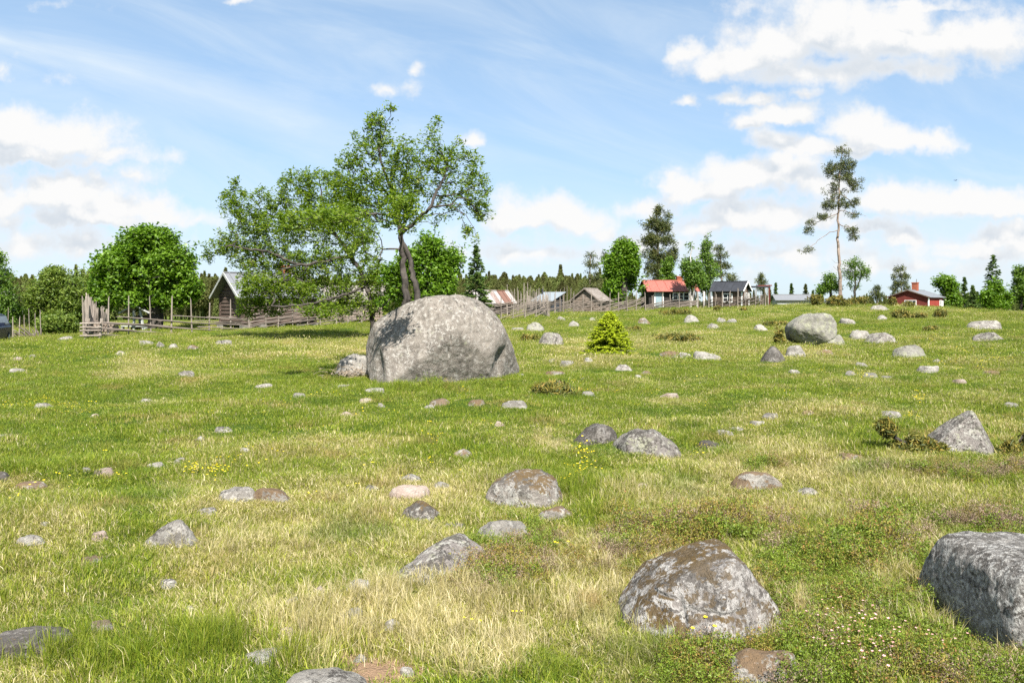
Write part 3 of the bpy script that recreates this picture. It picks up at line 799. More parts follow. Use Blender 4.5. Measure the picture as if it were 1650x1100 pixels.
 (883, 898, 574, 583, 'pale', 'white stone left of the young spruce', {}),
 (902, 929, 580, 589, 'grey', 'flat grey stone lower left of the young spruce', {}),
 (989, 1021, 586, 597, 'mottled', 'dark flat stone below the young spruce', {}),
 (1031, 1050, 591, 603, 'brown', 'brown and grey stone right of the young spruce', {}),
 (1021, 1036, 603, 609, 'pale', 'small flat stone under the brown and grey one', {}),
 (1063, 1096, 562, 575, 'brown', 'brown earth-capped stone in the row right of the young spruce', {}),
 (1093, 1114, 563, 576, 'pale', 'middle pale stone in the row right of the young spruce', {}),
 (1113, 1165, 563, 580, 'grey', 'long smooth grey stone ending the row right of the young spruce', {}),
 (937, 959, 628, 638, 'grey', 'bluish grey stone right of the brown juniper mat', {}),
 (936, 944, 603, 611, 'pale', 'tiny upright pale stone above the bluish grey one', {}),
 (1060, 1093, 632, 641, 'pink', 'pale pink worn stone in the right-centre grass', {}),
 (875, 912, 596, 605, 'brown', 'brown flat stone right of the great boulder', {}),
 (889, 911, 613, 620, 'brown', 'small brown stone above the brown juniper mat', {}),
 (834, 846, 592, 606, 'pale', 'pale stone leaning at the right foot of the great boulder', {}),
 (1025, 1044, 778, 786, 'pink', 'tiny pink stone right of the lush tuft', {}),
]
for i_, (x0, x1, yt, yb, kd, lb, op) in enumerate(S_):
    stone(x0, x1, yt, yb, kd, lb, 100 + i_, name='stone', **op)
# long tilted slab among straw and bilberry: lies along the ground, its far end raised
p0_, p1_ = ground_at(628, 955), ground_at(768, 897)
ax_ = (p1_ - p0_); L_ = ax_.length / 2; an_ = math.atan2(ax_.y, ax_.x); R_ = np.random.default_rng(41)
pl_ = [(1, 0, .35, L_), (-1, 0, .5, L_ * .92), (0, -1, .7, .13), (.3, -1, .5, .16), (0, 1, .5, .15), (0, 0, 1, .085), (.25, -.5, 1, .10), (-.3, -.2, 1, .095), (0, 0, -1, .3), (-.2, .4, 1, .10), (.8, -.6, .3, L_ * .9)]
o = link('stone', rock_mesh('stone', pl_, ROCK['mottled'], 6, 16, 41, .06, L_ * .6, .01), None, (p0_ + p1_) / 2 + Vector((0, .06, .03)))
o.rotation_euler = (0, -.10, an_); tag(o, 'long tilted slab of rock rising out of the straw', 'stone', 'stones lying in the pasture')
STONES.append((o.location.x, o.location.y, .3, .2))

# ------------------------------------------------------------------ trees
def resample(pts, step):
    out = [pts[0]]
    for a, b in zip(pts[:-1], pts[1:]):
        n = max(1, int(round((b - a).length / step)))
        for i in range(1, n + 1): out.append(a.lerp(b, i / n))
    return out


def grow(limbs, clusters, step, seed, rtip, expo, limbr=None, arch=.12):
    """a branching skeleton: given limbs, then every leaf cluster joined to the nearest wood"""
    R = np.random.default_rng(seed)
    P = []; par = []; rmin = []
    for li, L in enumerate(limbs):
        pts = resample(L, step * .8)
        if li == 0: prev = -1
        else:
            A = np.array(P); prev = int(np.argmin(np.sum((A - np.array(pts[0])) ** 2, 1))); pts = pts[1:]
        r0, r1 = (limbr[li] if limbr else (0, 0))
        for j, q in enumerate(pts):
            t = j / max(1, len(pts) - 1)
            jit = R.normal(size=3) * step * .10 * (0 if j == 0 else 1)
            P.append((q.x + jit[0], q.y + jit[1], q.z + jit[2])); par.append(prev); rmin.append(r0 + (r1 - r0) * t); prev = len(P) - 1
    n0 = len(P); cap = n0 + len(clusters) * 14 + 10
    A = np.full((cap, 3), 1e9); A[:n0] = P
    cl = np.asarray(clusters)
    d0 = np.min(np.linalg.norm(cl[:, None, :] - A[None, :n0:2, :], axis=2), 1)
    n = n0; tips = []
    for ci in np.argsort(d0):
        c = cl[ci]
        d = np.sum((A[:n] - c) ** 2, 1) + np.maximum(0, A[:n, 2] - c[2] + .1) ** 2 * 1.2
        b = int(np.argmin(d)); p0 = A[b]
        L = float(np.linalg.norm(c - p0)); m = min(12, max(1, int(L / step)))
        mid = (p0 + c) / 2 + R.normal(size=3) * L * .13 + np.array([0, 0, L * arch])
        prev = b
        for j in range(1, m + 1):
            t = j / m; q = p0 * (1 - t) ** 2 + mid * 2 * t * (1 - t) + c * t * t
            if n >= cap: break
            A[n] = q; par.append(prev); rmin.append(0); prev = n; n += 1
        tips.append(prev)
    par = np.array(par[:n]); A = A[:n]
    cnt = np.zeros(n)
    for t in tips: cnt[t] += 1
    for i in range(n - 1, 0, -1):
        if par[i] >= 0 and par[i] < i: cnt[par[i]] += cnt[i]
    rad = np.maximum(rtip * np.maximum(cnt, 1) ** expo, np.array(rmin[:n]))
    return A, par, rad


def wood_mesh(name, A, par, rad, mat, sides=7):
    """tapering wood along the skeleton; each piece shares its end ring with the stoutest piece that goes on from it"""
    n = len(A); has = par >= 0; I = np.where(has)[0]
    e = np.zeros((n, 3)); e[I] = A[I] - A[par[I]]; e /= np.maximum(np.linalg.norm(e, axis=1), 1e-9)[:, None]
    main = np.full(n, -1); best = np.zeros(n)
    for i in I:
        if rad[i] > best[par[i]]: best[par[i]] = rad[i]; main[par[i]] = i
    dn = e.copy(); m = main >= 0; dn[m] += e[main[m]]; dn /= np.maximum(np.linalg.norm(dn, axis=1), 1e-9)[:, None]
    ismain = np.zeros(n, bool); ismain[main[m]] = True
    d0 = np.where(ismain[I][:, None], dn[par[I]], e[I]); r1 = rad[I]; r0 = np.where(ismain[I], rad[par[I]], np.minimum(rad[par[I]], r1 * 1.35)); d1 = dn[I]
    p0 = A[par[I]]; p1 = A[I]
    def frame(d):
        ref = np.where(np.abs(d[:, 1:2]) < .93, np.array([[0, 1., 0]]), np.array([[1., 0, 0]]))
        a = np.cross(d, ref); a /= np.maximum(np.linalg.norm(a, axis=1), 1e-9)[:, None]; return a, np.cross(d, a)
    a0, b0 = frame(d0); a1, b1 = frame(d1)
    Vs = []; Fs = []; base = 0
    for big in (True, False):
        s = sides if big else 3
        q_ = (r1 > .015) if big else (r1 <= .015)
        N = int(q_.sum())
        if not N: continue
        t = np.arange(s) * 2 * np.pi / s; ct = np.cos(t)[None, :, None]; st = np.sin(t)[None, :, None]
        R0 = a0[q_][:, None, :] * ct + b0[q_][:, None, :] * st; R1 = a1[q_][:, None, :] * ct + b1[q_][:, None, :] * st
        v = np.concatenate([p0[q_][:, None, :] + R0 * r0[q_][:, None, None], p1[q_][:, None, :] + R1 * r1[q_][:, None, None]], 1)
        k = np.arange(N)[:, None] * 2 * s + base; q = np.arange(s)[None, :]; q2 = (q + 1) % s
        Vs.append(v.reshape(-1, 3)); Fs.append(np.stack([k + q, k + q2, k + s + q2, k + s + q], 2).reshape(-1, 4)); base += N * 2 * s
    return np_mesh(name, np.concatenate(Vs), np.concatenate(Fs), mat, True)


def leaf_cards(centres, per, spread, length, width, seed, droop=.25, out=0.0, rndc=.35, flat=.5):
    """leaf-sized diamonds scattered round cluster centres; one tone per leaf, leaning to the tone of its cluster"""
    R = np.random.default_rng(seed)
    C = np.repeat(np.asarray(centres), per, 0); N = len(C)
    off = R.normal(size=(N, 3)); off /= np.linalg.norm(off, axis=1)[:, None]; off *= (R.random(N) ** .6)[:, None] * spread
    d = R.normal(size=(N, 3)); d[:, 2] *= flat; d[:, 2] -= droop
    d += off / max(spread, 1e-6) * out
    d /= np.linalg.norm(d, axis=1)[:, None]
    s = R.normal(size=(N, 3)); s[:, 2] *= .4; s -= d * np.sum(s * d, 1)[:, None]; s /= np.linalg.norm(s, axis=1)[:, None]
    nrm = np.cross(d, s)
    ln = length * R.uniform(.6, 1.25, N)[:, None]; wd = width * R.uniform(.7, 1.2, N)[:, None]
    p = C + off
    v = np.stack([p - d * ln * .5, p + s * wd * .5 - d * ln * .05 + nrm * wd * .18, p + d * ln * .5, p - s * wd * .5 - d * ln * .05 + nrm * wd * .18], 1).reshape(-1, 3)
    F = np.arange(N * 4).reshape(-1, 4)
    rc = np.repeat(R.random(len(centres)), per)
    r = np.clip(rc * rndc + R.random(N) * (1 - rndc), 0, 1)
    return v, F, r


def blob_points(blobs, Y, n, seed, depth=.8, gap=.62, fq=1.0):
    """n leaf cluster centres in blobs (column,row,rx,ry[,depth offset[,weight]]) at distance Y, gathered in clumps with gaps between"""
    R = np.random.default_rng(seed)
    w = np.array([b[2] * b[3] * (b[5] if len(b) > 5 else 1) for b in blobs], float); w /= w.sum()
    out = []
    for b, m in zip(blobs, R.multinomial(int(n / gap), w)):
        u = R.normal(size=(m, 3)); u /= np.linalg.norm(u, axis=1)[:, None]; u *= (R.random(m) ** .42 * np.where(R.random(m) < .13, 1.32, 1.0))[:, None]
        Yb = Y + (b[4] if len(b) > 4 else 0)
        c = at(b[0], b[1], Yb); sx = b[2] / FPX * Yb; sz = b[3] / FPX * Yb
        out.append(np.array(c) + u * np.array([sx, max(sx, sz) * depth, sz]))
    P = np.concatenate(out)
    f = fbm(P * (46.0 / Y) * fq + seed, 2, seed) + R.random(len(P)) * .18
    return P[np.argsort(-f)[:n]]


def tree(name, label, cat, Y, base, limbs, blobs, n, per, spread, leaf, lmat, bmat, seed, rtip=.008, expo=.5, limbr=None, step=.3, depth=.8, group='trees', droop=.25, out=0., flat=.5, arch=.12, crown='crown', gap=.62, fq=1.0):
    g = on(base, Y)
    root = empty(name, g, 0, label, cat, group)
    L3 = []
    for L in limbs:
        L3.append([at(p[0], p[1], Y + (p[2] if len(p) > 2 else 0)) for p in L])
    L3[0] = [g - Vector((0, 0, .15))] + L3[0]
    cl = blob_points(blobs, Y, n, seed, depth, gap, fq)
    cl[:, 2] = np.maximum(cl[:, 2], hgt(cl[:, 0], cl[:, 1]) + spread * .6)
    A, par, rad = grow(L3, cl, step, seed, rtip, expo, limbr, arch)
    o = np.array(g)
    link('trunk', wood_mesh('trunk', A - o, par, rad, bmat), root)
    v, F, r = leaf_cards(cl - o, per, spread, leaf[0], leaf[1], seed + 1, droop, out, flat=flat)
    link(crown, np_mesh(crown, v, F, lmat, False, r), root)
    return root


# right rowan: two stems behind the great boulder, crown reaching over it
tree('rowan_tree', 'tall old rowan with two dark stems right behind the huge boulder', 'tree', 19.6, 658,
     [[(655, 482), (651, 440), (648, 400), (645, 370), (640, 340), (632, 312), (625, 290), (614, 262), (612, 230), (614, 205), (608, 188)],
      [(676, 510, -.1), (674, 480, -.1), (669, 455, -.1), (660, 420, 0), (652, 392, 0)],
      [(648, 374), (665, 362, -.3), (680, 345, -.6), (697, 335, -.8), (722, 330, -1), (748, 328, -1)],
      [(642, 348), (646, 320, .3), (650, 298, .6), (656, 268, .9), (654, 240, 1)],
      [(690, 340, -.7), (702, 314, -.5), (713, 293, -.3), (722, 268, 0), (704, 226, .2)],
      [(634, 322), (615, 302, .4), (592, 286, .8), (574, 262, 1.2)],
      [(720, 331, -1), (750, 345, -1.3), (764, 368, -1.4), (772, 384, -1.5)],
      [(612, 235), (622, 200, -.2), (632, 172, -.3)],
      [(646, 378), (652, 350, -1.6), (656, 332, -3.2), (650, 338, -4.9)],
      [(640, 348), (612, 345, -1.2), (575, 345, -2.2), (525, 350, -3.0)]],
     [(612, 205, 24, 26), (630, 176, 12, 12), (600, 190, 12, 10), (595, 232, 36, 26), (696, 215, 20, 22), (702, 196, 10, 10), (650, 250, 48, 34), (720, 246, 36, 34), (756, 252, 14, 16), (764, 275, 22, 34),
      (772, 312, 20, 38), (778, 345, 18, 18), (742, 318, 36, 34), (690, 288, 48, 38), (640, 300, 46, 38), (590, 290, 40, 40), (604, 338, 40, 26), (702, 352, 30, 12, 0, .7), (562, 270, 24, 30),
      (575, 322, 30, 32), (655, 366, 26, 10), (770, 384, 9, 8), (750, 372, 10, 8), (644, 336, 34, 34, -5.0, 1.1), (640, 330, 20, 12, -4.2), (545, 346, 40, 20, -3.2, 1.0), (530, 350, 52, 14, -4.2, 1.2), (520, 352, 54, 14, -3.4, 1.1), (540, 352, 50, 14, -2.4, 1.0), (460, 360, 40, 18, -3.4, .9), (575, 382, 26, 28, 0, .8), (602, 402, 22, 30, 0, .8), (560, 350, 30, 30), (545, 310, 24, 24)],
     1700, 11, .13, (.112, .040), LEAF_ROWAN, BARK_DARK, 51, rtip=.0036, expo=.39,
     limbr=[(.125, .010), (.09, .055), (.05, .010), (.042, .010), (.034, .008), (.034, .008), (.016, .005), (.016, .005), (.02, .007), (.022, .007)], step=.16, depth=.75, gap=.84, fq=2.2, group='rowans beside the huge boulder')
tree('rowan_tree', 'wide leaning rowan hanging over the log cabin and pole fence', 'tree', 34.0, 600,
     [[(600, 500), (594, 470), (585, 445), (562, 408), (537, 372), (524, 338), (516, 300)],
      [(566, 412), (524, 420, -.6), (484, 428, -1), (440, 436, -1.5)],
      [(540, 376), (492, 368, .5), (440, 348, .8), (388, 326, 1)],
      [(590, 462), (545, 478, -1), (500, 490, -1.6), (430, 494, -2)],
      [(524, 340), (545, 310, .6), (552, 285, .6)],
      [(484, 428, -1), (430, 405, -.6), (365, 395, -.6)],
      [(600, 490), (570, 500, -1.5), (560, 512, -2)]],
     [(372, 322, 22, 26), (400, 342, 40, 38), (440, 322, 32, 28), (480, 308, 40, 34), (520, 298, 34, 28), (542, 288, 24, 20), (358, 395, 28, 20), (400, 398, 44, 40), (450, 380, 50, 44), (500, 360, 50, 44),
      (540, 350, 40, 40), (336, 412, 12, 10), (430, 438, 48, 34), (480, 430, 50, 40), (530, 420, 50, 38), (572, 400, 28, 38), (402, 484, 20, 26), (440, 488, 38, 22), (500, 462, 40, 20), (540, 488, 40, 24),
      (582, 490, 34, 24), (400, 506, 18, 10), (612, 460, 22, 30), (562, 330, 28, 30), (620, 486, 28, 16), (378, 292, 8, 8), (598, 440, 24, 24), (590, 370, 24, 24), (420, 462, 40, 20, -1, 1.5), (470, 470, 44, 20, -1, 1.5), (550, 455, 40, 26), (520, 500, 40, 16, -1.5)],
     3900, 11, .20, (.165, .060), LEAF_ROWAN, BARK_DARK, 52, rtip=.005, expo=.37,
     limbr=[(.13, .015), (.045, .012), (.045, .010), (.04, .012), (.03, .010), (.03, .010), (.03, .010)], step=.26, depth=.65, gap=.8, fq=1.8, group='rowans beside the huge boulder')
tree('broadleaf_tree', 'dense bright leafy tree behind the two rowan stems', 'tree', 33, 690,
     [[(690, 470), (690, 440), (694, 410), (700, 385)]], [(700, 405, 38, 30), (725, 430, 26, 30), (690, 440, 44, 34), (655, 425, 18, 28), (715, 460, 30, 24), (640, 450, 26, 28), (630, 480, 24, 16), (690, 470, 50, 18)],
     1100, 13, .28, (.18, .09), LEAF_BRIGHT, BARK_DARK, 53, step=.3, rtip=.007, limbr=[(.13, .03)], group='broadleaf trees')
tree('broadleaf_tree', 'big round bright green tree over the roofed well at left', 'tree', 47, 250,
     [[(250, 505), (246, 470), (240, 430), (236, 395)], [(247, 490), (215, 455), (190, 440)], [(247, 480), (270, 450), (290, 440)]],
     [(232, 394, 40, 24), (196, 426, 38, 30), (276, 424, 36, 32), (236, 432, 66, 40), (174, 462, 26, 24), (300, 462, 22, 24), (220, 476, 56, 18), (268, 480, 42, 14), (240, 380, 30, 14), (262, 388, 24, 14), (166, 482, 16, 10)],
     3300, 12, .42, (.27, .15), LEAF_BRIGHT, BARK_DARK, 154, step=.4, rtip=.008, limbr=[(.24, .06), (.1, .04), (.1, .04)], gap=.80, fq=1.0, group='broadleaf trees')
tree('willow_tree', 'yellowish bushy willow by the slanted fence at far left', 'tree', 62, 85,
     [[(88, 520), (90, 480), (92, 450)], [(88, 510), (70, 480), (62, 465)], [(88, 510), (112, 480), (118, 460)]],
     [(95, 452, 28, 20), (75, 480, 32, 26), (112, 490, 34, 30), (58, 502, 20, 20), (122, 468, 18, 26), (92, 515, 36, 18), (85, 440, 12, 10)],
     1500, 11, .5, (.34, .12), LEAF_WILLOW, BARK_DARK, 55, step=.5, rtip=.012, limbr=[(.15, .05), (.1, .04), (.1, .04)], group='trees at the far left', droop=.6)
tree('willow_tree', 'olive green tall bush just left of the big round tree', 'tree', 70, 142,
     [[(142, 500), (142, 470), (144, 445)]], [(140, 450, 20, 18), (150, 470, 22, 34), (130, 490, 20, 30), (150, 505, 20, 20), (152, 440, 14, 10)],
     900, 11, .5, (.34, .12), LEAF_WILLOW, BARK_DARK, 56, step=.5, rtip=.012, group='trees at the far left', droop=.5)
tree('willow_shrub', 'low round willow shrub at the foot of the left trees', 'shrub', 55, 98, [[(98, 522), (98, 512)]], [(96, 518, 26, 14), (112, 524, 18, 12), (80, 526, 18, 10)],
     380, 11, .35, (.26, .1), LEAF_WILLOW, BARK_DARK, 57, step=.4, group='trees at the far left', droop=.6)
tree('birch_tree', 'birch with pale stem cut off by the left edge', 'tree', 58, 2, [[(3, 520), (2, 480), (0, 440), (-4, 405)]], [(-8, 420, 16, 16), (-4, 450, 20, 22), (4, 480, 16, 22), (-6, 505, 26, 20), (8, 460, 10, 12), (14, 505, 12, 14)],
     620, 11, .42, (.22, .1), LEAF_BIRCH, BARK_BIRCH, 58, step=.4, limbr=[(.12, .03)], group='trees at the far left', droop=.7)
tree('birch_tree', 'second thinner pale birch stem near the left edge', 'tree', 60, 16, [[(16, 520), (15, 490), (16, 460)]], [(18, 470, 10, 14), (12, 500, 14, 16), (24, 505, 12, 14)],
     300, 11, .42, (.2, .1), LEAF_BIRCH, BARK_BIRCH, 59, step=.4, limbr=[(.09, .03)], group='trees at the far left', droop=.7)


def spruce(name, label, px, ytop, Y, wpx, mat, seed, ybase=None, per_m=9, sprig=.22, group='spruces', bare=0.02, droop=.25, power=.9, bmat=None, ragged=.25, full=1.0, cat='tree'):
    """a spruce: stem, whorls of drooping boughs, each bough carrying rows of sprigs"""
    R = np.random.default_rng(seed)
    g = on(px, Y); top = at(px, ytop, Y); H = top.z - g.z; W = wpx / FPX * Y / 2
    root = empty(name, g, 0, label, cat, group)
    nb = int(H * per_m * full)
    A = [(0, 0, -.1)]; par = [-1]; rad = [max(.012, H * .011)]
    m = 14
    for i in range(1, m + 1):
        A.append((R.normal() * H * .003, R.normal() * H * .003, H * i / m)); par.append(i - 1); rad.append(max(.004, H * .011 * (1 - i / m)))
    C = []; D = []; T = []
    for b in range(nb):
        t = bare + (1 - bare) * (b / nb) ** 1.0; z = H * t
        L = W * max(0, (1 - t)) ** power * R.uniform(1 - ragged, 1.08) + W * .05
        ph = R.uniform(0, 2 * math.pi); ns = max(3, int(L / (sprig * .42)))
        dirv = np.array([math.cos(ph), math.sin(ph)])
        rise = .35 * t - droop * (1 - t)
        k0 = len(A); A.append((dirv[0] * L * .97, dirv[1] * L * .97, z + L * rise * .8)); par.append(min(m, int(t * m))); rad.append(.004 + H * .0006)
        for s in range(ns):
            u = (s + R.uniform(.2, 1)) / ns
            if u < .18 and L > .5: continue
            pos = np.array([dirv[0] * L * u, dirv[1] * L * u, z + L * (rise * u - .25 * u * u * (1 - t) + .12 * u ** 3)])
            for sd in (-1, 0, 1):
                wd = L * .36 * (1.05 - u) * R.uniform(.3, 1)
                side = np.array([-dirv[1], dirv[0], 0]) * sd
                d = np.array([dirv[0], dirv[1], -.25 + R.normal() * .25]) * (.6 if sd else 1) + side * .9 + R.normal(size=3) * .12
                C.append(pos + side * wd * .55 + R.normal(size=3) * sprig * .12); D.append(d / np.linalg.norm(d)); T.append(u)
    C = np.array(C); D = np.array(D); T = np.array(T); N = len(C)
    # leader tuft
    link('trunk', wood_mesh('trunk', np.array(A), np.array(par), np.array(rad), bmat or BARK_DARK), root)
    Vs = []; rr = []
    for c in range(2):
        up = R.normal(size=(N, 3)) * .35; up[:, 2] += 1
        if c: up = np.cross(D, up)
        s = np.cross(D, up); s /= np.linalg.norm(s, axis=1)[:, None]
        ln = sprig * R.uniform(.6, 1.15, N)[:, None]; wd = sprig * .34 * R.uniform(.7, 1.2, N)[:, None]
        Vs.append(np.stack([C - D * ln * .5, C + s * wd * .5, C + D * ln * .55, C - s * wd * .5], 1).reshape(-1, 3))
        rr.append(np.clip(R.random(N) * .65 + T * .35, 0, 1))
    v = np.concatenate(Vs)
    link('crown', np_mesh('crown', v, np.arange(len(v)).reshape(-1, 4), mat, False, np.concatenate(rr)), root)
    return root


def pine(name, label, base, Y, trunk, branches, blobs, n, seed, r0=.14, needle=(.34, .07), spread=.34, per=16, mat=None, group='pines', limbr=None):
    return tree(name, label, 'tree', Y, base, [trunk] + branches, blobs, n, per, spread, needle, mat or NEEDLE_PINE, BARK_PINE, seed, rtip=.008, expo=.36,
                limbr=limbr or [(r0, r0 * .25)] + [(r0 * .3, r0 * .1)] * len(branches), step=.35, depth=.8, group=group, droop=-.25, out=.8, flat=.8, arch=-.05, gap=.8)


# yellow young spruce on the slope
spruce('young_spruce', 'small bright yellow-green spruce in the middle of the pasture', 982, 503, 23.6, 98, NEEDLE_YOUNG, 61, per_m=480, sprig=.10, group='spruces', bare=.03, droop=.0, power=.92, ragged=.30)
spruce('spruce_tree', 'dark green pointed spruce left of the rusty roofed shed', 767, 396, 48, 76, NEEDLE_SPRUCE, 62, per_m=34, sprig=.26)
pine('pine_tree', 'tall lone pine with long bare trunk on the right crest', 1354, 68,
     [(1354, 470), (1353, 440), (1351, 410), (1350, 380), (1351, 340), (1352, 300), (1355, 262), (1358, 240)],
     [[(1350, 372), (1336, 374), (1322, 384), (1311, 394), (1298, 402)], [(1350, 344), (1330, 352), (1312, 360), (1303, 370)], [(1350, 362), (1366, 365), (1378, 378)],
      [(1351, 338), (1374, 344), (1396, 348)], [(1352, 316), (1336, 328)], [(1351, 312), (1370, 322)], [(1353, 290), (1340, 278)], [(1354, 284), (1374, 298)], [(1354, 425), (1346, 422), (1340, 418)], [(1353, 440), (1347, 432), (1343, 428)]],
     [(1358, 246, 12, 11), (1346, 270, 15, 11), (1367, 268, 12, 14), (1334, 280, 9, 7), (1360, 290, 19, 13), (1375, 300, 11, 9), (1345, 305, 17, 11), (1350, 325, 13, 9), (1334, 331, 11, 9), (1326, 350, 11, 5),
      (1306, 359, 9, 5), (1302, 371, 7, 7), (1297, 402, 12, 5), (1376, 345, 11, 6), (1392, 346, 8, 4), (1366, 330, 11, 7), (1379, 325, 7, 5), (1370, 370, 13, 5), (1376, 381, 8, 5), (1388, 290, 3, 3)],
     620, 63, r0=.2, needle=(.28, .05), spread=.28, per=15, limbr=[(.17, .025)] + [(.035, .012)] * 8 + [(.02, .008)] * 2)
pine('pine_tree', 'tallest dark pine behind the red-roofed cabin', 1062, 102, [(1062, 450), (1060, 410), (1059, 370), (1058, 332)], [],
     [(1057, 338, 8, 12), (1052, 360, 16, 12), (1070, 365, 14, 12), (1050, 385, 18, 12), (1074, 390, 16, 12), (1054, 410, 20, 12), (1075, 415, 16, 10), (1058, 435, 20, 14), (1064, 455, 16, 10), (1083, 405, 8, 6), (1044, 350, 8, 6), (1078, 345, 7, 6)],
     620, 64, r0=.28, needle=(.5, .1), spread=.55, per=18)
pine('pine_tree', 'thin light pine left of the round tree by the log shed', 950, 105, [(950, 470), (951, 430), (952, 410)], [],
     [(952, 412, 10, 6), (945, 424, 10, 6), (958, 428, 9, 6), (943, 445, 10, 7), (958, 447, 10, 7), (948, 462, 16, 9), (966, 460, 8, 8), (940, 474, 12, 6)], 170, 65, r0=.16, needle=(.45, .09), spread=.5, per=14)
pine('pine_tree', 'pine top peeping out behind the round tree by the cabin', 1002, 112, [(1002, 460), (1002, 420), (1003, 388)], [],
     [(1003, 388, 8, 6), (1000, 398, 10, 7), (1008, 405, 9, 7), (994, 410, 10, 8), (975, 415, 6, 8)], 100, 66, r0=.16, needle=(.45, .09), spread=.5, per=15)
tree('broadleaf_tree', 'round bright green tree between log shed and red-roofed cabin', 'tree', 88, 1004, [[(1004, 488), (1005, 455), (1006, 420)]],
     [(1008, 402, 20, 14), (1000, 425, 26, 22), (1018, 435, 20, 24), (990, 450, 18, 22), (1008, 460, 32, 22), (988, 468, 14, 12), (1030, 458, 10, 14)], 1400, 12, .55, (.4, .22), LEAF_BRIGHT, BARK_DARK, 67, step=.5, rtip=.012, group='broadleaf trees')
tree('broadleaf_tree', 'small light green tree just behind the red cabin roof', 'tree', 98, 1074, [[(1074, 470), (1074, 440)]], [(1076, 428, 8, 12), (1072, 445, 12, 12), (1068, 458, 12, 8), (1082, 452, 6, 10)],
     260, 12, .5, (.36, .18), LEAF_BIRCH, BARK_DARK, 68, step=.5, group='broadleaf trees')
tree('birch_tree', 'white stemmed birch in front of the red-roofed cabin gable', 'tree', 84, 1112, [[(1112, 475), (1111, 455), (1112, 430), (1114, 400)], [(1114, 490), (1118, 470), (1116, 450)]],
     [(1113, 402, 13, 12), (1112, 425, 15, 16), (1106, 445, 8, 10), (1120, 440, 14, 20), (1110, 455, 10, 10)], 460, 12, .45, (.3, .14), LEAF_BIRCH, BARK_BIRCH, 69, step=.4, limbr=[(.2, .05), (.13, .05)], group='birches', droop=.6)
tree('birch_tree', 'slender drooping birch between red-roofed cabin and dark shed', 'tree', 88, 1144, [[(1143, 480), (1142, 440), (1139, 400), (1137, 378)]],
     [(1137, 378, 6, 10), (1139, 398, 8, 12), (1138, 420, 12, 16), (1146, 440, 14, 20), (1142, 462, 16, 18), (1150, 470, 12, 14), (1130, 455, 10, 16)], 560, 12, .42, (.28, .12), LEAF_BIRCH, BARK_BIRCH, 70, step=.4, limbr=[(.14, .03)], group='birches', droop=.8)
pine('pine_tree', 'ragged pine behind the dark shed roof', 1162, 100, [(1163, 465), (1162, 430), (1160, 398)], [],
     [(1158, 400, 8, 6), (1164, 412, 10, 6), (1155, 425, 8, 7), (1168, 428, 9, 6), (1160, 445, 12, 8), (1172, 448, 7, 6), (1166, 462, 9, 6)], 150, 71, r0=.16, needle=(.45, .09), spread=.48, per=14)
pine('pine_tree', 'small round pine right above the dark shed ridge', 1180, 108, [(1180, 470), (1180, 445)], [], [(1180, 446, 8, 6), (1178, 456, 10, 6), (1184, 460, 8, 6)], 80, 72, r0=.1, needle=(.4, .08), spread=.45, per=14)
pine('pine_tree', 'far thin pine above the open porch beam', 1225, 130, [(1226, 480), (1226, 450)], [], [(1226, 445, 5, 5), (1222, 453, 6, 4), (1230, 456, 6, 5), (1225, 465, 8, 6)], 70, 73, r0=.12, needle=(.5, .1), spread=.5, per=14)
for px, yt, Y, w, lb, sd in [(1250, 456, 135, 16, 'small dark spruce right of the open porch', 74), (1275, 457, 130, 20, 'rounded small spruce above the low grey roof', 75), (1298, 458, 132, 20, 'pale small spruce at the right end of the low grey roof', 76),
                             (1240, 462, 140, 14, 'tiny spruce top behind the rust red post', 77), (1554, 447, 118, 22, 'narrow spruce right of the red barn', 78), (1567, 460, 112, 26, 'short broad spruce right of the red barn', 79),
                             (1600, 411, 98, 52, 'tall ragged spruce near the right edge', 80), (1575, 470, 125, 14, 'little spruce left of the tall ragged spruce', 81), (1310, 468, 138, 12, 'tiny spruce left of the lone pine shrubs', 82)]:
    spruce('spruce_tree', lb, px, yt, Y, w, NEEDLE_SPRUCE if px != 1298 else NEEDLE_PINE, sd, per_m=20, sprig=.42 if px != 1600 else .36, group='spruces', power=.8, ragged=.4)
pine('pine_tree', 'open crowned pine behind the red barn chimney', 1452, 128, [(1452, 480), (1452, 450), (1451, 434)], [], [(1450, 434, 9, 5), (1445, 444, 9, 5), (1458, 446, 9, 5), (1450, 456, 12, 6), (1441, 465, 8, 5), (1462, 465, 8, 6), (1450, 474, 14, 6)], 170, 83, r0=.15, needle=(.5, .1), spread=.5, per=14)
pine('pine_tree', 'small pine between lone pine and red barn', 1413, 120, [(1413, 485), (1413, 466)], [], [(1413, 463, 5, 4), (1411, 472, 9, 5), (1418, 478, 8, 5), (1404, 480, 7, 4)], 90, 84, r0=.12, needle=(.45, .09), spread=.45, per=14)
tree('broadleaf_tree', 'thin airy young tree just right of the lone pine', 'tree', 74, 1378, [[(1378, 470), (1378, 445), (1378, 425)], [(1378, 470), (1388, 445), (1392, 435)]],
     [(1376, 424, 16, 8), (1390, 438, 12, 12), (1368, 440, 10, 12), (1382, 455, 16, 14), (1395, 462, 9, 10)], 210, 11, .34, (.2, .09), LEAF_BIRCH, BARK_DARK, 85, step=.35, group='broadleaf trees')
tree('broadleaf_tree', 'leafy bush tree just left of the lone pine', 'tree', 76, 1338, [[(1338, 480), (1338, 462)]], [(1338, 455, 12, 14), (1328, 470, 12, 12), (1345, 468, 10, 14)], 260, 11, .4, (.24, .11), LEAF_BIRCH, BARK_DARK, 86, step=.35, group='broadleaf trees')
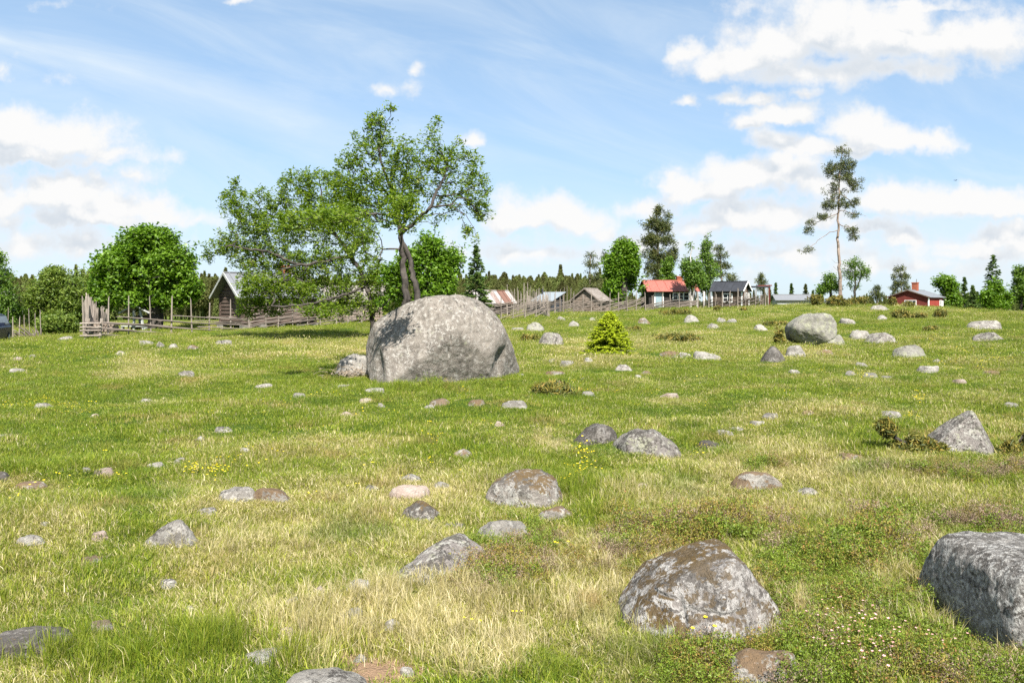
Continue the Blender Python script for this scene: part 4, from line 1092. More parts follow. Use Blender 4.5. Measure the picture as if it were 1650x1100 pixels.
tree('broadleaf_tree', 'bright leafy tree behind the right end of the red barn', 'tree', 116, 1522, [[(1522, 488), (1522, 465)]], [(1520, 455, 16, 10), (1508, 466, 14, 10), (1532, 466, 14, 12), (1528, 480, 16, 10), (1540, 485, 10, 9)], 460, 12, .6, (.42, .22), LEAF_BRIGHT, BARK_DARK, 87, step=.5, group='broadleaf trees')
tree('broadleaf_tree', 'leafy tree wrapping the foot of the tall ragged spruce', 'tree', 94, 1608, [[(1608, 495), (1608, 470)]], [(1605, 462, 14, 12), (1595, 480, 14, 14), (1615, 482, 14, 14), (1606, 492, 20, 8)], 520, 12, .5, (.36, .18), LEAF_BRIGHT, BARK_DARK, 88, step=.5, group='broadleaf trees')
tree('broadleaf_tree', 'leafy tree cut off by the right edge', 'tree', 98, 1646, [[(1646, 490), (1646, 455)]], [(1645, 440, 10, 14), (1650, 462, 16, 18), (1640, 480, 12, 16), (1655, 490, 14, 10)], 420, 12, .5, (.34, .16), LEAF_BIRCH, BARK_DARK, 89, step=.5, group='broadleaf trees')
# low shrubs: junipers
JUN = [  # column, row, rx, ry, label, n, distance or None
 (1313, 484, 13, 9, 'olive juniper bush left of the lone pine', 120), (1346, 485, 14, 9, 'juniper bush at the foot of the lone pine', 130), (1364, 487, 10, 7, 'smaller juniper just right of the lone pine', 90), (1383, 483, 16, 10, 'brownish juniper right of the lone pine', 150),
 (1438, 487, 6, 6, 'small ball shaped bush before the red barn', 70), (1462, 491, 9, 5, 'low green juniper under the barn window', 80), (1458, 506, 20, 7, 'wide brown juniper below the red barn', 130), (1482, 509, 10, 5, 'brown low juniper right of the wide one', 70),
 (1515, 506, 10, 7, 'juniper below the right end of the red barn', 80), (1158, 497, 7, 4, 'little juniper at the fence of the dark shed', 60), (1198, 499, 5, 4, 'tiny juniper before the fence of the dark shed', 40), (1092, 545, 34, 6, 'long flat brown juniper mat on the centre slope', 190),
 (1257, 544, 6, 14, 'thin upright juniper left of the tipped green boulder', 110), (855, 545, 14, 6, 'low brown juniper left of the lichen stone', 80), (893, 630, 30, 8, 'brown juniper mat right of the great boulder', 260), (1090, 503, 24, 4, 'dark heather mat under the cabin fence', 110),
 (1020, 530, 12, 4, 'small heather mat above the young spruce', 60), (1250, 522, 18, 4, 'dark heather clump left above the tipped boulder', 90), (1330, 520, 14, 4, 'heather clump behind the tipped boulder', 70), (1500, 531, 12, 4, 'brown heather clump below the wide brown juniper', 70)]
for i, (px, py, rx, ry, lb, n) in enumerate(JUN):
    g = ground_at(px, py + ry * .9); Y = min(g.y + .2, 74)
    if Y > 64: Y = 62 + (px % 7) * .6
    s = rx / FPX * Y
    tree('heather_mat' if 'heather' in lb else 'juniper_bush', lb, 'shrub', Y, px, [[(px, py), (px + 1, py - ry * .4)]], [(px, py, rx, ry), (px - rx * .4, py + ry * .2, rx * .6, ry * .7), (px + rx * .45, py - ry * .1, rx * .5, ry * .8)],
         int(n * 1.4), 14, .09 + .1 * min(1, s * .5), (.13 + .0016 * Y, .02 + .0005 * Y), NEEDLE_JUN, BARK_DARK, 300 + i, step=.15, rtip=.004, depth=.8, group='junipers and heather on the slope', droop=-.5, out=.7, flat=1.)
for lb, base, Y, limbs, blobs, n, sd in [
    ('spreading yellow-brown juniper left of the pyramid stone', 1490, 8.55, [[(1490, 728), (1470, 722), (1445, 705), (1428, 690)], [(1488, 730), (1500, 718), (1512, 722)], [(1486, 732), (1462, 735)]],
     [(1424, 686, 8, 5), (1435, 696, 11, 7), (1450, 706, 14, 8), (1468, 714, 15, 9), (1488, 720, 16, 10), (1505, 730, 16, 8), (1470, 731, 26, 8), (1495, 736, 22, 8), (1440, 722, 14, 5)], 560, 321),
    ('yellow-brown juniper right of the pyramid stone at the edge', 1640, 8.6, [[(1640, 735), (1640, 715), (1648, 700)], [(1640, 735), (1622, 722)]],
     [(1648, 703, 10, 9), (1636, 716, 13, 8), (1655, 722, 14, 10), (1625, 728, 11, 7), (1645, 738, 22, 8), (1672, 730, 22, 14)], 520, 322)]:
    tree('juniper_bush', lb, 'shrub', Y, base, limbs, blobs, int(n * 1.7), 16, .07, (.085, .018), NEEDLE_JUN, BARK_DARK, sd, step=.08, rtip=.0025, limbr=[(.018, .006)] * len(limbs), depth=.7, group='junipers and heather on the slope', droop=-.4, out=.9, flat=1.)

# twig pile left of the great boulder
R_ = np.random.default_rng(9); mb = MB(); g = ground_at(572, 607)
for i in range(120):
    p = Vector((R_.normal() * .26, R_.normal() * .18, abs(R_.normal()) * .10 + .02)); d = Vector((R_.normal(), R_.normal() * .7, R_.normal() * .45)); d.normalize(); L = R_.uniform(.15, .42)
    m = p + d * L * .5 + Vector(R_.normal(size=3)) * .03
    q = p + d * L; q.z = max(q.z, .0)
    mb.tube([p, m, q], [R_.uniform(.006, .012), .006, .003], 5)
o = mb.build('twig_pile', mat_plain('dead_twigs', (.26, .21, .16), .9, .1, .4, 9), None, False, (g.x, g.y, g.z)); tag(o, 'heap of dry bare twigs left of the huge boulder', 'twig pile')

# ------------------------------------------------------------------ buildings
W_LOG = mat_wood('old_logs', (.075, .050, .040), (.24, .185, .155))
W_GREY = mat_wood('silver_logs', (.15, .115, .09), (.36, .30, .25))
W_DARK = mat_wood('tarred_boards', (.022, .019, .018), (.060, .050, .044), (14, 14, 1))
W_BROWN = mat_wood('brown_boards', (.07, .048, .036), (.17, .12, .09), (14, 14, 1))
W_POLE = mat_wood('fence_wood', (.17, .14, .115), (.42, .37, .32), (3, 3, 3))
W_RAIL = mat_wood('rail_wood', (.11, .09, .075), (.33, .28, .24), (3, 3, 3))
W_RED = mat_wood('red_barn_boards', (.20, .030, .022), (.34, .065, .045), (12, 12, 1))
W_REDDARK = mat_wood('dark_red_and_shade_boards', (.10, .022, .018), (.20, .045, .034), (12, 12, 1))  # dark red of posts and trim; on the barn gable it paints in shade
W_WHITE = mat_plain('white_paint', (.72, .72, .70), .6, .3, .08, 4)
W_GREYPAINT = mat_plain('pale_grey_paint', (.33, .34, .32), .7, .3, .12, 4)
W_BLUE = mat_plain('pale_blue_door_paint', (.20, .27, .30), .6, .3, .1, 4)
W_NAVY = mat_wood('dark_blue_boards', (.016, .024, .036), (.045, .06, .08), (14, 14, 1))
R_TIN = mat_plain('grey_tin_roof', (.15, .155, .163), .45, .5, .15, 3, (1, 8, 1), .05)
R_LIGHT = mat_plain('pale_tin_roof', (.20, .225, .24), .45, .5, .15, 3, (8, 1, 1), .05)
R_RED = mat_plain('red_tile_roof', (.27, .075, .055), .6, .3, .22, 5, (6, 1, 1), .2, col2=(.33, .12, .095))
R_BLACK = mat_plain('black_felt_roof', (.026, .028, .034), .7, .3, .25, 3)
R_WOOD = mat_wood('grey_board_roof', (.15, .13, .115), (.36, .33, .30), (10, 1, 10))
M_BRICK = mat_plain('chimney_brick', (.26, .085, .05), .9, .1, .3, 9)
M_STONE = mat_plain('foundation_stone', (.19, .18, .16), .9, .1, .3, 6)


def glass():
    m, k, p = newmat('window_glass')
    p.inputs['Base Color'].default_value = (.02, .025, .03, 1); p.inputs['Roughness'].default_value = .08; p.inputs['Specular IOR Level'].default_value = .6
    return m


M_GLASS = glass()


def rusty():
    m, k, p = newmat('rusty_tin_roof')
    tc = k.new('ShaderNodeTexCoord'); x, y, z = k.sep(tc.outputs['Object'])
    sheet = k.math('FLOOR', k.math('MULTIPLY', x, 2.6))
    wn = k.new('ShaderNodeTexWhiteNoise', noise_dimensions='1D'); k.l.new(sheet, wn.inputs['W'])
    n = k.noise(k.vmath('MULTIPLY', tc.outputs['Object'], (5, 1, 1)), 2.2, 5, .65)
    f = k.ramp(k.math('ADD', k.math('MULTIPLY', wn.outputs[0], .75), k.math('MULTIPLY', n, .7)), .60, .92)
    c = k.mix(f, (.27, .25, .235), (.14, .075, .055))
    k.l.new(c, p.inputs['Base Color']); p.inputs['Roughness'].default_value = .6; p.inputs['Specular IOR Level'].default_value = .3
    return m


R_RUST = rusty()


def log_walls(L, W, H, rise, log=.2, name='wall', mat=None, parent=None, z0=.12, ends=.14, gap=None):
    """stacked logs on four sides, gables of shortening logs; ridge along x. gap=(x0,x1,ztop): doorway in the front wall"""
    mb = MB(); n = max(1, int(round(H / log))); lg = H / n
    def log_(a, b, r):
        mb.tube([a, b], [r, r], 6)
    for i in range(n):
        z = z0 + lg * (i + .5); r = lg * .56
        for y in (-W / 2, W / 2):
            if gap and y < 0 and z < gap[2]:
                log_((-L / 2 - ends, y, z), (gap[0], y, z), r); log_((gap[1], y, z), (L / 2 + ends, y, z), r)
            else: log_((-L / 2 - ends, y, z), (L / 2 + ends, y, z), r)
        for x in (-L / 2, L / 2): log_((x, -W / 2 - ends, z + lg * .3), (x, W / 2 + ends, z + lg * .3), r)
    m = max(1, int(rise / lg))
    for i in range(m):
        z = z0 + H + lg * (i + .5); w = W / 2 * (1 - (i + .6) / (rise / lg))
        for x in (-L / 2, L / 2): log_((x, -w, z), (x, w, z), lg * .54)
    # dark inner core so no light shows between the logs
    mb.box(-L / 2 + .03, L / 2 - .03, -W / 2 + .03, W / 2 - .03, z0, z0 + H)
    return mb.build(name, mat, parent)


def board_walls(L, W, H, rise, mat, parent, bw=.2, z0=0.05, name='wall'):
    """upright boards with open joints round a box, gables included"""
    mb = MB(); R = random.Random(int(L * 100 + W * 10)); ztop = max(z0, .05) + H
    def zt(y): return ztop + rise * (1 - abs(y) / (W / 2)) - .02
    nx = max(2, int(L / bw)); b = L / nx
    for i in range(nx):
        x = -L / 2 + b * i
        for s in (-1, 1):
            t = R.uniform(.0, .012); y = s * W / 2
            mb.box(x + .008, x + b - .008, min(y, y + s * (.025 + t)), max(y, y + s * (.025 + t)), z0, ztop)
    ny = max(2, int(W / bw)); b = W / ny
    for i in range(ny):
        y0 = -W / 2 + b * i + .008; y1 = y0 + b - .016
        for s in (-1, 1):
            t = .025 + R.uniform(0, .012); x = s * L / 2
            mb.prism([(x, y0, z0), (x, y1, z0), (x, y1, zt(y1)), (x, y0, zt(y0))], (s * t, 0, 0))
    mb.prism([(-L / 2, -W / 2, z0), (-L / 2, W / 2, z0), (-L / 2, W / 2, ztop), (-L / 2, 0, ztop + rise - .03), (-L / 2, -W / 2, ztop)], (L, 0, 0))
    return mb.build(name, mat, parent)


def gable_roof(L, W, H, rise, mat, parent, oh=.35, eave=.4, th=.06, ribs=0, name='roof'):
    mb = MB(); s = rise / (W / 2); X0, X1 = -L / 2 - oh, L / 2 + oh
    for sg in (-1, 1):
        ye = sg * (W / 2 + eave); ze = H - s * eave
        a = Vector((X0, 0, H + rise + .05)); b = Vector((X0, ye, ze + .05))
        mb.prism([a, b, b + Vector((0, 0, th)), a + Vector((0, 0, th))], (X1 - X0, 0, 0))
        for i in range(ribs):
            x = X0 + (X1 - X0) * (i + .5) / ribs
            mb.bar(Vector((x, sg * .04, H + rise + .06 + th)), Vector((x, ye, ze + .062 + th)), .04, .05)
    mb.bar((X0, 0, H + rise + .07 + th), (X1, 0, H + rise + .07 + th), .16, .06)
    return mb.build(name, mat, parent)


def bargeboards(L, W, H, rise, mat, parent, oh=.35, eave=.4, ends=(-1, 1), w=.14, name='bargeboard'):
    s = rise / (W / 2)
    for e in ends:
        mb = MB(); x = e * (L / 2 + oh + .025)
        for sg in (-1, 1):
            mb.bar((x, 0, H + rise + .06), (x, sg * (W / 2 + eave + .02), H - s * eave + .06), .045, w)
        mb.build(name, mat, parent)


def window(parent, x, z, w, h, y, side='front', cols=2, rows=2, fmat=None):
    """framed window on the front (-y) wall or the right (+x) or left (-x) gable"""
    f = MB(); t = .07
    T = Matrix.Identity(4) if side == 'front' else Matrix.Rotation(math.radians(90 if side == 'right' else -90), 4, 'Z')
    def bx(*a): f.box(*a, M=T)
    bx(x - w / 2 - t, x + w / 2 + t, y - .07, y, z - t, z); bx(x - w / 2 - t, x + w / 2 + t, y - .07, y, z + h, z + h + t)
    bx(x - w / 2 - t, x - w / 2, y - .07, y, z, z + h); bx(x + w / 2, x + w / 2 + t, y - .07, y, z, z + h)
    for i in range(1, cols): q = x - w / 2 + w * i / cols; bx(q - .022, q + .022, y - .055, y - .015, z, z + h)
    for i in range(1, rows): q = z + h * i / rows; bx(x - w / 2, x + w / 2, y - .05, y - .02, q - .02, q + .02)
    fo = f.build('window', fmat or W_WHITE, parent)
    p = MB(); p.box(x - w / 2, x + w / 2, y - .035, y - .028, z, z + h, M=T); p.build('pane', M_GLASS, fo)
    return fo


def chimney(parent, x, y, z0, z1, w=.5, d=.5):
    mb = MB(); mb.box(x - w / 2, x + w / 2, y - d / 2, y + d / 2, z0, z1 - .12); mb.box(x - w / 2 - .05, x + w / 2 + .05, y - d / 2 - .05, y + d / 2 + .05, z1 - .12, z1)
    return mb.build('chimney', M_BRICK, parent)


# log cabin with a grey roof behind the leaning rowan
b = empty('log_cabin', on(432, 47.5), math.radians(42), 'weathered brown log cabin with grey tin roof half hidden by the rowan', 'cabin', 'farm buildings')
log_walls(4.4, 3.3, 1.75, 1.15, .21, mat=W_LOG, parent=b, z0=.18)
rf = gable_roof(4.4, 3.3, 1.95, 1.15, R_TIN, b, .55, .45, ribs=9); bargeboards(4.4, 3.3, 1.95, 1.15, W_GREYPAINT, b, .55, .45)
chimney(rf, 1.2, .2, 2.6, 3.75, .6, .5)
mb = MB()
for x, y in ((-2.2, -1.7), (0, -1.7), (2.2, -1.7), (-2.2, 1.7), (2.2, 1.7), (-1.1, -1.7), (1.2, -1.7)): mb.box(x - .22, x + .22, y - .2, y + .2, -.35, .14)
mb.build('foundation', M_STONE, b)
mb = MB(); mb.box(-.45, .45, -.05, .03, .2, 1.75); d_ = mb.build('door', W_BROWN, b); d_.location = (.6, -1.69, 0)
mb = MB(); mb.box(.30, .36, -.09, -.05, .9, 1.06); mb.build('handle', R_TIN, d_)
# second grey timber shed behind the rowan
b = empty('timber_shed', on(562, 58), math.radians(12), 'old grey timber shed glimpsed behind the leaning rowan', 'shed', 'farm buildings')
log_walls(4.6, 3.2, 1.5, .9, .2, mat=W_GREY, parent=b); gable_roof(4.6, 3.2, 1.62, .9, R_WOOD, b, .4, .4, ribs=14)
# roofed well
b = empty('roofed_well', on(229, 47), math.radians(-8), 'little open roofed well shelter with pale posts inside the pole fence', 'well', 'farm buildings')
mb = MB()
for sg in (-1, 1): mb.prism([(0, -.75, 1.62), (sg * .98, -.75, 1.17), (sg * .98, -.75, 1.22), (0, -.75, 1.68)], (0, 1.5, 0))
mb.build('roof', W_POLE, b)
mb = MB()
for sg in (-1, 1): mb.bar((0, -.78, 1.66), (sg * 1.0, -.78, 1.2), .03, .09)
mb.build('bargeboard', W_GREYPAINT, b)
for x0, x1, y in ((-.18, -.08, -.68), (.46, .34, -.68), (-.62, -.6, .6), (.62, .6, .6)):
    mb = MB(); mb.bar((x0 + .12, y, -.05), (x1, y, 1.38), .12, .1); mb.build('post', W_GREYPAINT, b)
mb = MB(); mb.box(-.85, .7, -.8, -.5, .38, .44); mb.box(-.85, -.78, -.75, -.55, 0, .38); mb.box(.62, .7, -.75, -.55, 0, .38); mb.build('bench', W_GREYPAINT, b)
mb = MB(); mb.box(-.55, .55, -.3, .55, 0, .55); mb.tube([(-.6, .1, .95), (.6, .1, .95)], .09, 8); mb.build('well_box', W_BROWN, b)
# shed with striped rusty roof
b = empty('rusty_roof_shed', on(786, 64), math.radians(28), 'low dark shed with rust striped tin roof behind the boulder', 'shed', 'farm buildings')
board_walls(3.0, 2.3, 1.25, .75, W_DARK, b); rf = gable_roof(3.0, 2.3, 1.3, .75, R_RUST, b, .4, .42, ribs=9); bargeboards(3.0, 2.3, 1.3, .75, W_POLE, b, .4, .42, w=.1)
for x in (-1.0, -.3, 1.0):
    mb = MB(); mb.tube([(x, -1.55, 0), (x, -1.5, 1.12)], .05, 6); mb.build('post', W_POLE, b)
# small navy hut with mono-pitch roof
b = empty('blue_hut', on(883, 84), math.radians(-36), 'small dark blue hut with pale slanted tin roof and stovepipe', 'hut', 'farm buildings')
mb = MB(); mb.prism([(-1.15, -1.0, -.3), (-1.15, 1.0, -.3), (-1.15, 1.0, 2.02), (-1.15, -1.0, 1.3)], (2.3, 0, 0)); mb.build('wall', W_NAVY, b)
mb = MB(); mb.prism([(-1.45, -1.45, 1.18), (-1.45, 1.35, 2.19), (-1.45, 1.35, 2.25), (-1.45, -1.45, 1.24)], (2.9, 0, 0))
rf = mb.build('roof', R_LIGHT, b)
mb = MB(); mb.tube([(-1.2, .7, 1.6), (-1.2, .7, 2.45)], .09, 8); mb.tube([(-1.2, .7, 2.45), (-1.2, .7, 2.55)], .14, 8); mb.build('stovepipe', R_BLACK, rf)
for x, y in ((-1.1, -1.3), (-.2, -1.3), (.7, -1.3), (1.35, -.6), (1.35, .3)):
    mb = MB(); mb.tube([(x, y, -.3), (x, y, 1.2 + (y + 1.3) * .36)], .05, 6); mb.build('post', W_POLE, b)
# log shed
b = empty('log_shed', on(952, 82), math.radians(58), 'small silvery log shed with wooden gable roof at the fence', 'shed', 'farm buildings')
log_walls(2.5, 2.7, 1.35, 1.0, .17, mat=W_GREY, parent=b); gable_roof(2.5, 2.7, 1.5, 1.0, R_WOOD, b, .28, .4, ribs=10)
bargeboards(2.5, 2.7, 1.5, 1.0, W_RAIL, b, .28, .4, w=.12)
# red-roofed cabin
b = empty('red_roof_cabin', on(1076, 88), math.radians(4), 'dark cabin with red roof, brick chimney and white windows', 'cabin', 'farm buildings')
board_walls(5.2, 3.6, 2.0, .95, W_DARK, b); rf = gable_roof(5.2, 3.6, 2.05, .95, R_RED, b, .35, .55, ribs=6); chimney(rf, 1.35, .1, 2.6, 3.6, .6, .5)
bargeboards(5.2, 3.6, 2.05, .95, W_REDDARK, b, .35, .55, w=.12)
for x in (.35, .95, 1.55): window(b, x, .92, .48, .74, -1.84, cols=1, rows=2)
window(b, 2.2, .92, .42, .74, -1.84, cols=1, rows=2)
mb = MB(); mb.box(-1.9, -1.1, -1.90, -1.845, .1, 1.75); d_ = mb.build('door', W_BLUE, b); mb = MB(); mb.box(-1.2, -1.14, -1.95, -1.9, .85, 1.0); mb.build('handle', R_TIN, d_)
mb = MB(); mb.box(-2.02, -1.92, -1.89, -1.845, .1, 1.85); mb.box(-1.08, -.98, -1.89, -1.845, .1, 1.85); mb.build('door_frame', W_WHITE, b)
for x in (2.55, 3.35):
    mb = MB(); mb.bar((x + .3, -1.7, -.1), (x + .3, -1.7, 1.85), .11, .11); mb.build('porch_post', W_WHITE, b)
# dark shed with white trim and open porch
b = empty('dark_shed', on(1177, 80), math.radians(-34), 'dark shed with black roof, white window and white gable boards', 'shed', 'farm buildings')
board_walls(3.0, 2.2, 1.75, .75, W_BROWN, b); gable_roof(3.0, 2.2, 1.8, .75, R_BLACK, b, .3, .35, ribs=4); bargeboards(3.0, 2.2, 1.8, .75, W_WHITE, b, .3, .35, (1,), w=.13)
window(b, .1, .6, .85, .75, -1.145, cols=2, rows=2); window(b, .1, .75, .5, .7, -1.545, side='right', cols=1, rows=2)
for x, y in ((1.53, -1.13), (-1.53, -1.13), (1.53, 1.13)):
    mb = MB(); mb.box(x - .06, x + .06, y - .06, y + .06, 0, 1.8); mb.build('corner_board', W_WHITE, b)
b = empty('open_porch', on(1218, 81), 0, 'open porch with flat dark beam roof on thin posts right of the dark shed', 'porch', 'farm buildings')
z_ = at(1218, 463, 81).z - b.location.z
mb = MB(); mb.box(-1.5, 1.25, -.8, 1.2, z_ - .02, z_ + .13); mb.build('roof', R_BLACK, b)
for x, y in ((1.05, -.7), (-.9, -.7), (1.05, 1.0), (-.9, 1.0)):
    mb = MB(); mb.tube([(x, y, -.1), (x, y, z_ - .02)], .06, 6); mb.build('post', W_POLE, b)
b = empty('gallows_post', on(1240, 83), 0, 'rust red post with a crossbar right of the open porch', 'post')
z_ = at(1240, 459, 83).z - b.location.z
mb = MB(); mb.tube([(0, 0, -.1), (0, 0, z_)], .075, 6); mb.build('upright', W_REDDARK, b)
mb = MB(); mb.bar((-1.3, 0, z_ - .1), (.25, 0, z_ - .06), .09, .12); mb.build('crossbar', W_REDDARK, b)
# low grey roof on the crest
b = empty('low_roof_shed', on(1275, 96) + Vector((0, 0, -.5)), math.radians(-6), 'low shed with flat pale grey roof just showing over the crest', 'shed', 'farm buildings')
board_walls(4.0, 2.8, 1.75, .55, W_GREYPAINT, b); gable_roof(4.0, 2.8, 1.8, .55, R_TIN, b, .3, .3)
# red barn
b = empty('red_barn', Vector((on(1476, 104).x, 104, .32)), math.radians(46), 'long low red barn with grey roof and brick chimney on the right crest', 'barn', 'farm buildings')
board_walls(6.4, 4.8, 2.0, .85, W_RED, b, z0=-.7); rf = gable_roof(6.4, 4.8, 2.05, .85, R_TIN, b, .3, .3); chimney(rf, .0, .1, 2.6, 4.05, .75, .65)
mb = MB(); mb.tube([(.55, .1, 2.8), (.55, .1, 4.5)], .05, 6); mb.build('flue_pipe', R_TIN, rf)
mb = MB(); mb.prism([(-3.245, -2.4, -.6), (-3.245, 2.4, -.6), (-3.245, 2.4, 2.0), (-3.245, 0, 2.8), (-3.245, -2.4, 2.0)], (-.012, 0, 0)); mb.build('gable_shade_sheet', W_REDDARK, b)  # thin sheet over the left gable, its shade put into a darker red
bargeboards(6.4, 4.8, 2.05, .85, W_BROWN, b, .3, .3, w=.12)
window(b, .3, .85, 1.3, .75, -3.26, side='left', cols=3, rows=1); window(b, 1.9, .5, .7, 1.1, -2.44, cols=2, rows=2)
mb = MB(); mb.box(2.55, 3.0, -2.52, -2.45, .05, 1.6); mb.build('corner_board', W_WHITE, b)
mb = MB(); mb.box(-3.3, -3.16, -2.54, -2.4, .05, 1.95); mb.build('corner_board', W_WHITE, b)

# ------------------------------------------------------------------ round-pole fences
def pole_mesh(nm, mat, taper, seed):
    R = random.Random(seed); mb = MB(); pts = []; rad = []
    for i in range(6):
        t = i / 5; pts.append((R.uniform(-.012, .012), R.uniform(-.012, .012), t)); rad.append(1 - (1 - taper) * t)
    me = MB(); me.tube([Vector(p) for p in pts], rad, 6)
    for V in me.V: V[:, 0] *= 1; V[:, 1] *= 1
    # unit pole: radius 1 in x,y is scaled per copy
    return me.mesh(nm, mat)


POLES = [pole_mesh('pole', W_POLE, .62, i) for i in range(3)]
RAILS = [pole_mesh('rail', W_RAIL, .7, 10 + i) for i in range(3)]


def put_pole(nm, me, a, b, r, parent, org):
    a = Vector(a) - org; b = Vector(b) - org; d = b - a
    o = link(nm, me, parent, a); o.rotation_mode = 'QUATERNION'
    o.rotation_quaternion = d.to_track_quat('Z', 'Y'); o.scale = (r, r, d.length)
    return o


def fence(label, path, spacing, height, nrails, slope, seed, pole_r=.035, rail_r=.028, rail_len=3.2, lean=0.05, top=.62, twin=True, dense=0, hvar=.15):
    """a run of upright pole pairs with split rails laid on a slant between them; path is ground (x,y)"""
    R = random.Random(seed)
    P = [Vector((p[0], p[1])) for p in path]
    seg = [(b - a).length for a, b in zip(P[:-1], P[1:])]; T = sum(seg)
    def pos(s):
        s = max(0, min(T - 1e-6, s))
        for a, b, l in zip(P[:-1], P[1:], seg):
            if s <= l: return a.lerp(b, s / l), (b - a).normalized()
            s -= l
        return P[-1].copy(), (P[-1] - P[-2]).normalized()
    q0 = pos(T / 2)[0]; org = Vector((q0.x, q0.y, h1(q0.x, q0.y)))
    root = empty('pole_fence', org, 0, label, 'fence', 'round-pole fences')
    n = int(T / spacing) + 1; np_ = 0
    for i in range(n):
        s = T * i / max(1, n - 1) + R.uniform(-.12, .12) * spacing; p, d = pos(s); nr = Vector((-d.y, d.x))
        for sd in ((-1, 1) if twin else (0,)):
            if np_ >= 98: break
            q = p + nr * sd * .07; g = h1(q.x, q.y); hh = height * R.uniform(1 - hvar, 1 + hvar * .6)
            put_pole('pole', R.choice(POLES), (q.x, q.y, g - .1), (q.x + R.uniform(-lean, lean) * hh, q.y + R.uniform(-lean, lean) * hh, g + hh), pole_r * R.uniform(.8, 1.25), root, org); np_ += 1
    nr_ = 0
    m = min(98, int(T * nrails / rail_len) + nrails)
    for i in range(m):
        s = (i + R.uniform(-.3, .3)) / m * (T + rail_len * .5) - rail_len * .4
        lv = int((i * .618034) % 1 * nrails) / max(1, nrails - 1)
        p, d = pos(s); e, _ = pos(s + rail_len * math.cos(slope))
        z0 = .10 + lv * height * top * (1 - .5 * abs(math.sin(slope))) + R.uniform(-.04, .04)
        a = Vector((p.x, p.y, h1(p.x, p.y) + z0)); bb = Vector((e.x, e.y, h1(e.x, e.y) + z0 + rail_len * math.sin(slope)))
        if (bb - a).length < .5: continue
        put_pole('rail', R.choice(RAILS), a, bb, rail_r * R.uniform(.75, 1.3), root, org)
    return root


def gp(px, Y): return ((px - CX) / FPX * Y, Y)


fence('near pole fence with few rails before the roofed well', [gp(140, 37.0), gp(190, 38.5), gp(268, 40.5), gp(352, 42.5), gp(402, 43.5)], 1.0, 1.85, 8, -.09, 1, .044, .030, 3.4, .05, .46, False, hvar=.14)
fence('pole fence half hidden under the rowans, left of the boulder', [gp(402, 43.5), gp(470, 46), gp(600, 51)], 1.0, 1.7, 8, .10, 2, .040, .030, 3.2, .05, .5, False)
fence('dense run of tall pale poles at the left fence corner', [gp(138, 37.6), gp(152, 45), gp(176, 60)], .42, 1.85, 9, .28, 3, .045, .03, 2.6, .05, .5, True, hvar=.2)
fence('slanted rail fence behind the dark car', [gp(-30, 49), gp(20, 50), gp(66, 51.5)], .33, 1.75, 12, -.62, 4, .032, .045, 1.9, .05, .55, False, hvar=.35)
fence('woven looking pole fence right of the great boulder', [gp(690, 53), gp(800, 55), gp(884, 57.5)], 1.0, 1.75, 9, .16, 5, .032, .03, 2.8, .05, .52, True)
fence('pole fence run going back from the corner by the round pale stone', [gp(884, 57.5), gp(866, 66), gp(850, 80)], 1.1, 1.7, 8, .18, 6, .034, .03, 2.8, .05, .5, True)
fence('tall pale pole row behind the rusty roofed shed', [gp(816, 74), gp(880, 90), gp(930, 94)], .62, 2.6, 6, .12, 7, .042, .03, 3.0, .04, .35, False, hvar=.3)
fence('pole fence before the log shed', [gp(850, 79.5), gp(900, 78), gp(965, 76), gp(1040, 78)], .95, 2.05, 9, .16, 8, .036, .034, 3.0, .05, .46, True)
fence('pole fence before the red-roofed cabin', [gp(1040, 78), gp(1070, 78.5), gp(1125, 78)], .85, 1.6, 10, .10, 9, .036, .032, 3.0, .04, .34, True)
fence('pole fence climbing past the dark shed', [gp(1125, 78), gp(1160, 75), gp(1200, 73), gp(1234, 72)], .8, 1.7, 10, .16, 10, .036, .032, 2.8, .04, .36, True)
# stile / barrier at the fence corner
b = empty('fence_stile', on(150, 36.6), math.radians(-8), 'weathered ladder stile with log rungs at the near left fence corner', 'stile')
for x0, x1 in ((-.38, -.28), (.38, .38)):
    mb = MB(); mb.bar((x0 - .05, 0, -.05), (x1, .1, .98), .11, .1); mb.build('side_post', W_POLE, b)
for z in (.16, .40, .56, .74):
    mb = MB(); mb.tube([(-.62, -.07, z), (.46, -.05, z + .02)], .04, 6); mb.build('rung', W_POLE, b)
b = empty('log_pile', on(165, 41), math.radians(10), 'stacked log ends behind the stile', 'log pile')
rr_ = random.Random(4)
for i in range(34):
    row = i // 8; x = (i % 8) * .17 - .62 + (row % 2) * .08
    mb = MB(); mb.tube([(x, -.5, .1 + row * .15), (x, .6, .1 + row * .15)], rr_.uniform(.06, .082), 8); mb.build('log', W_GREY, b)

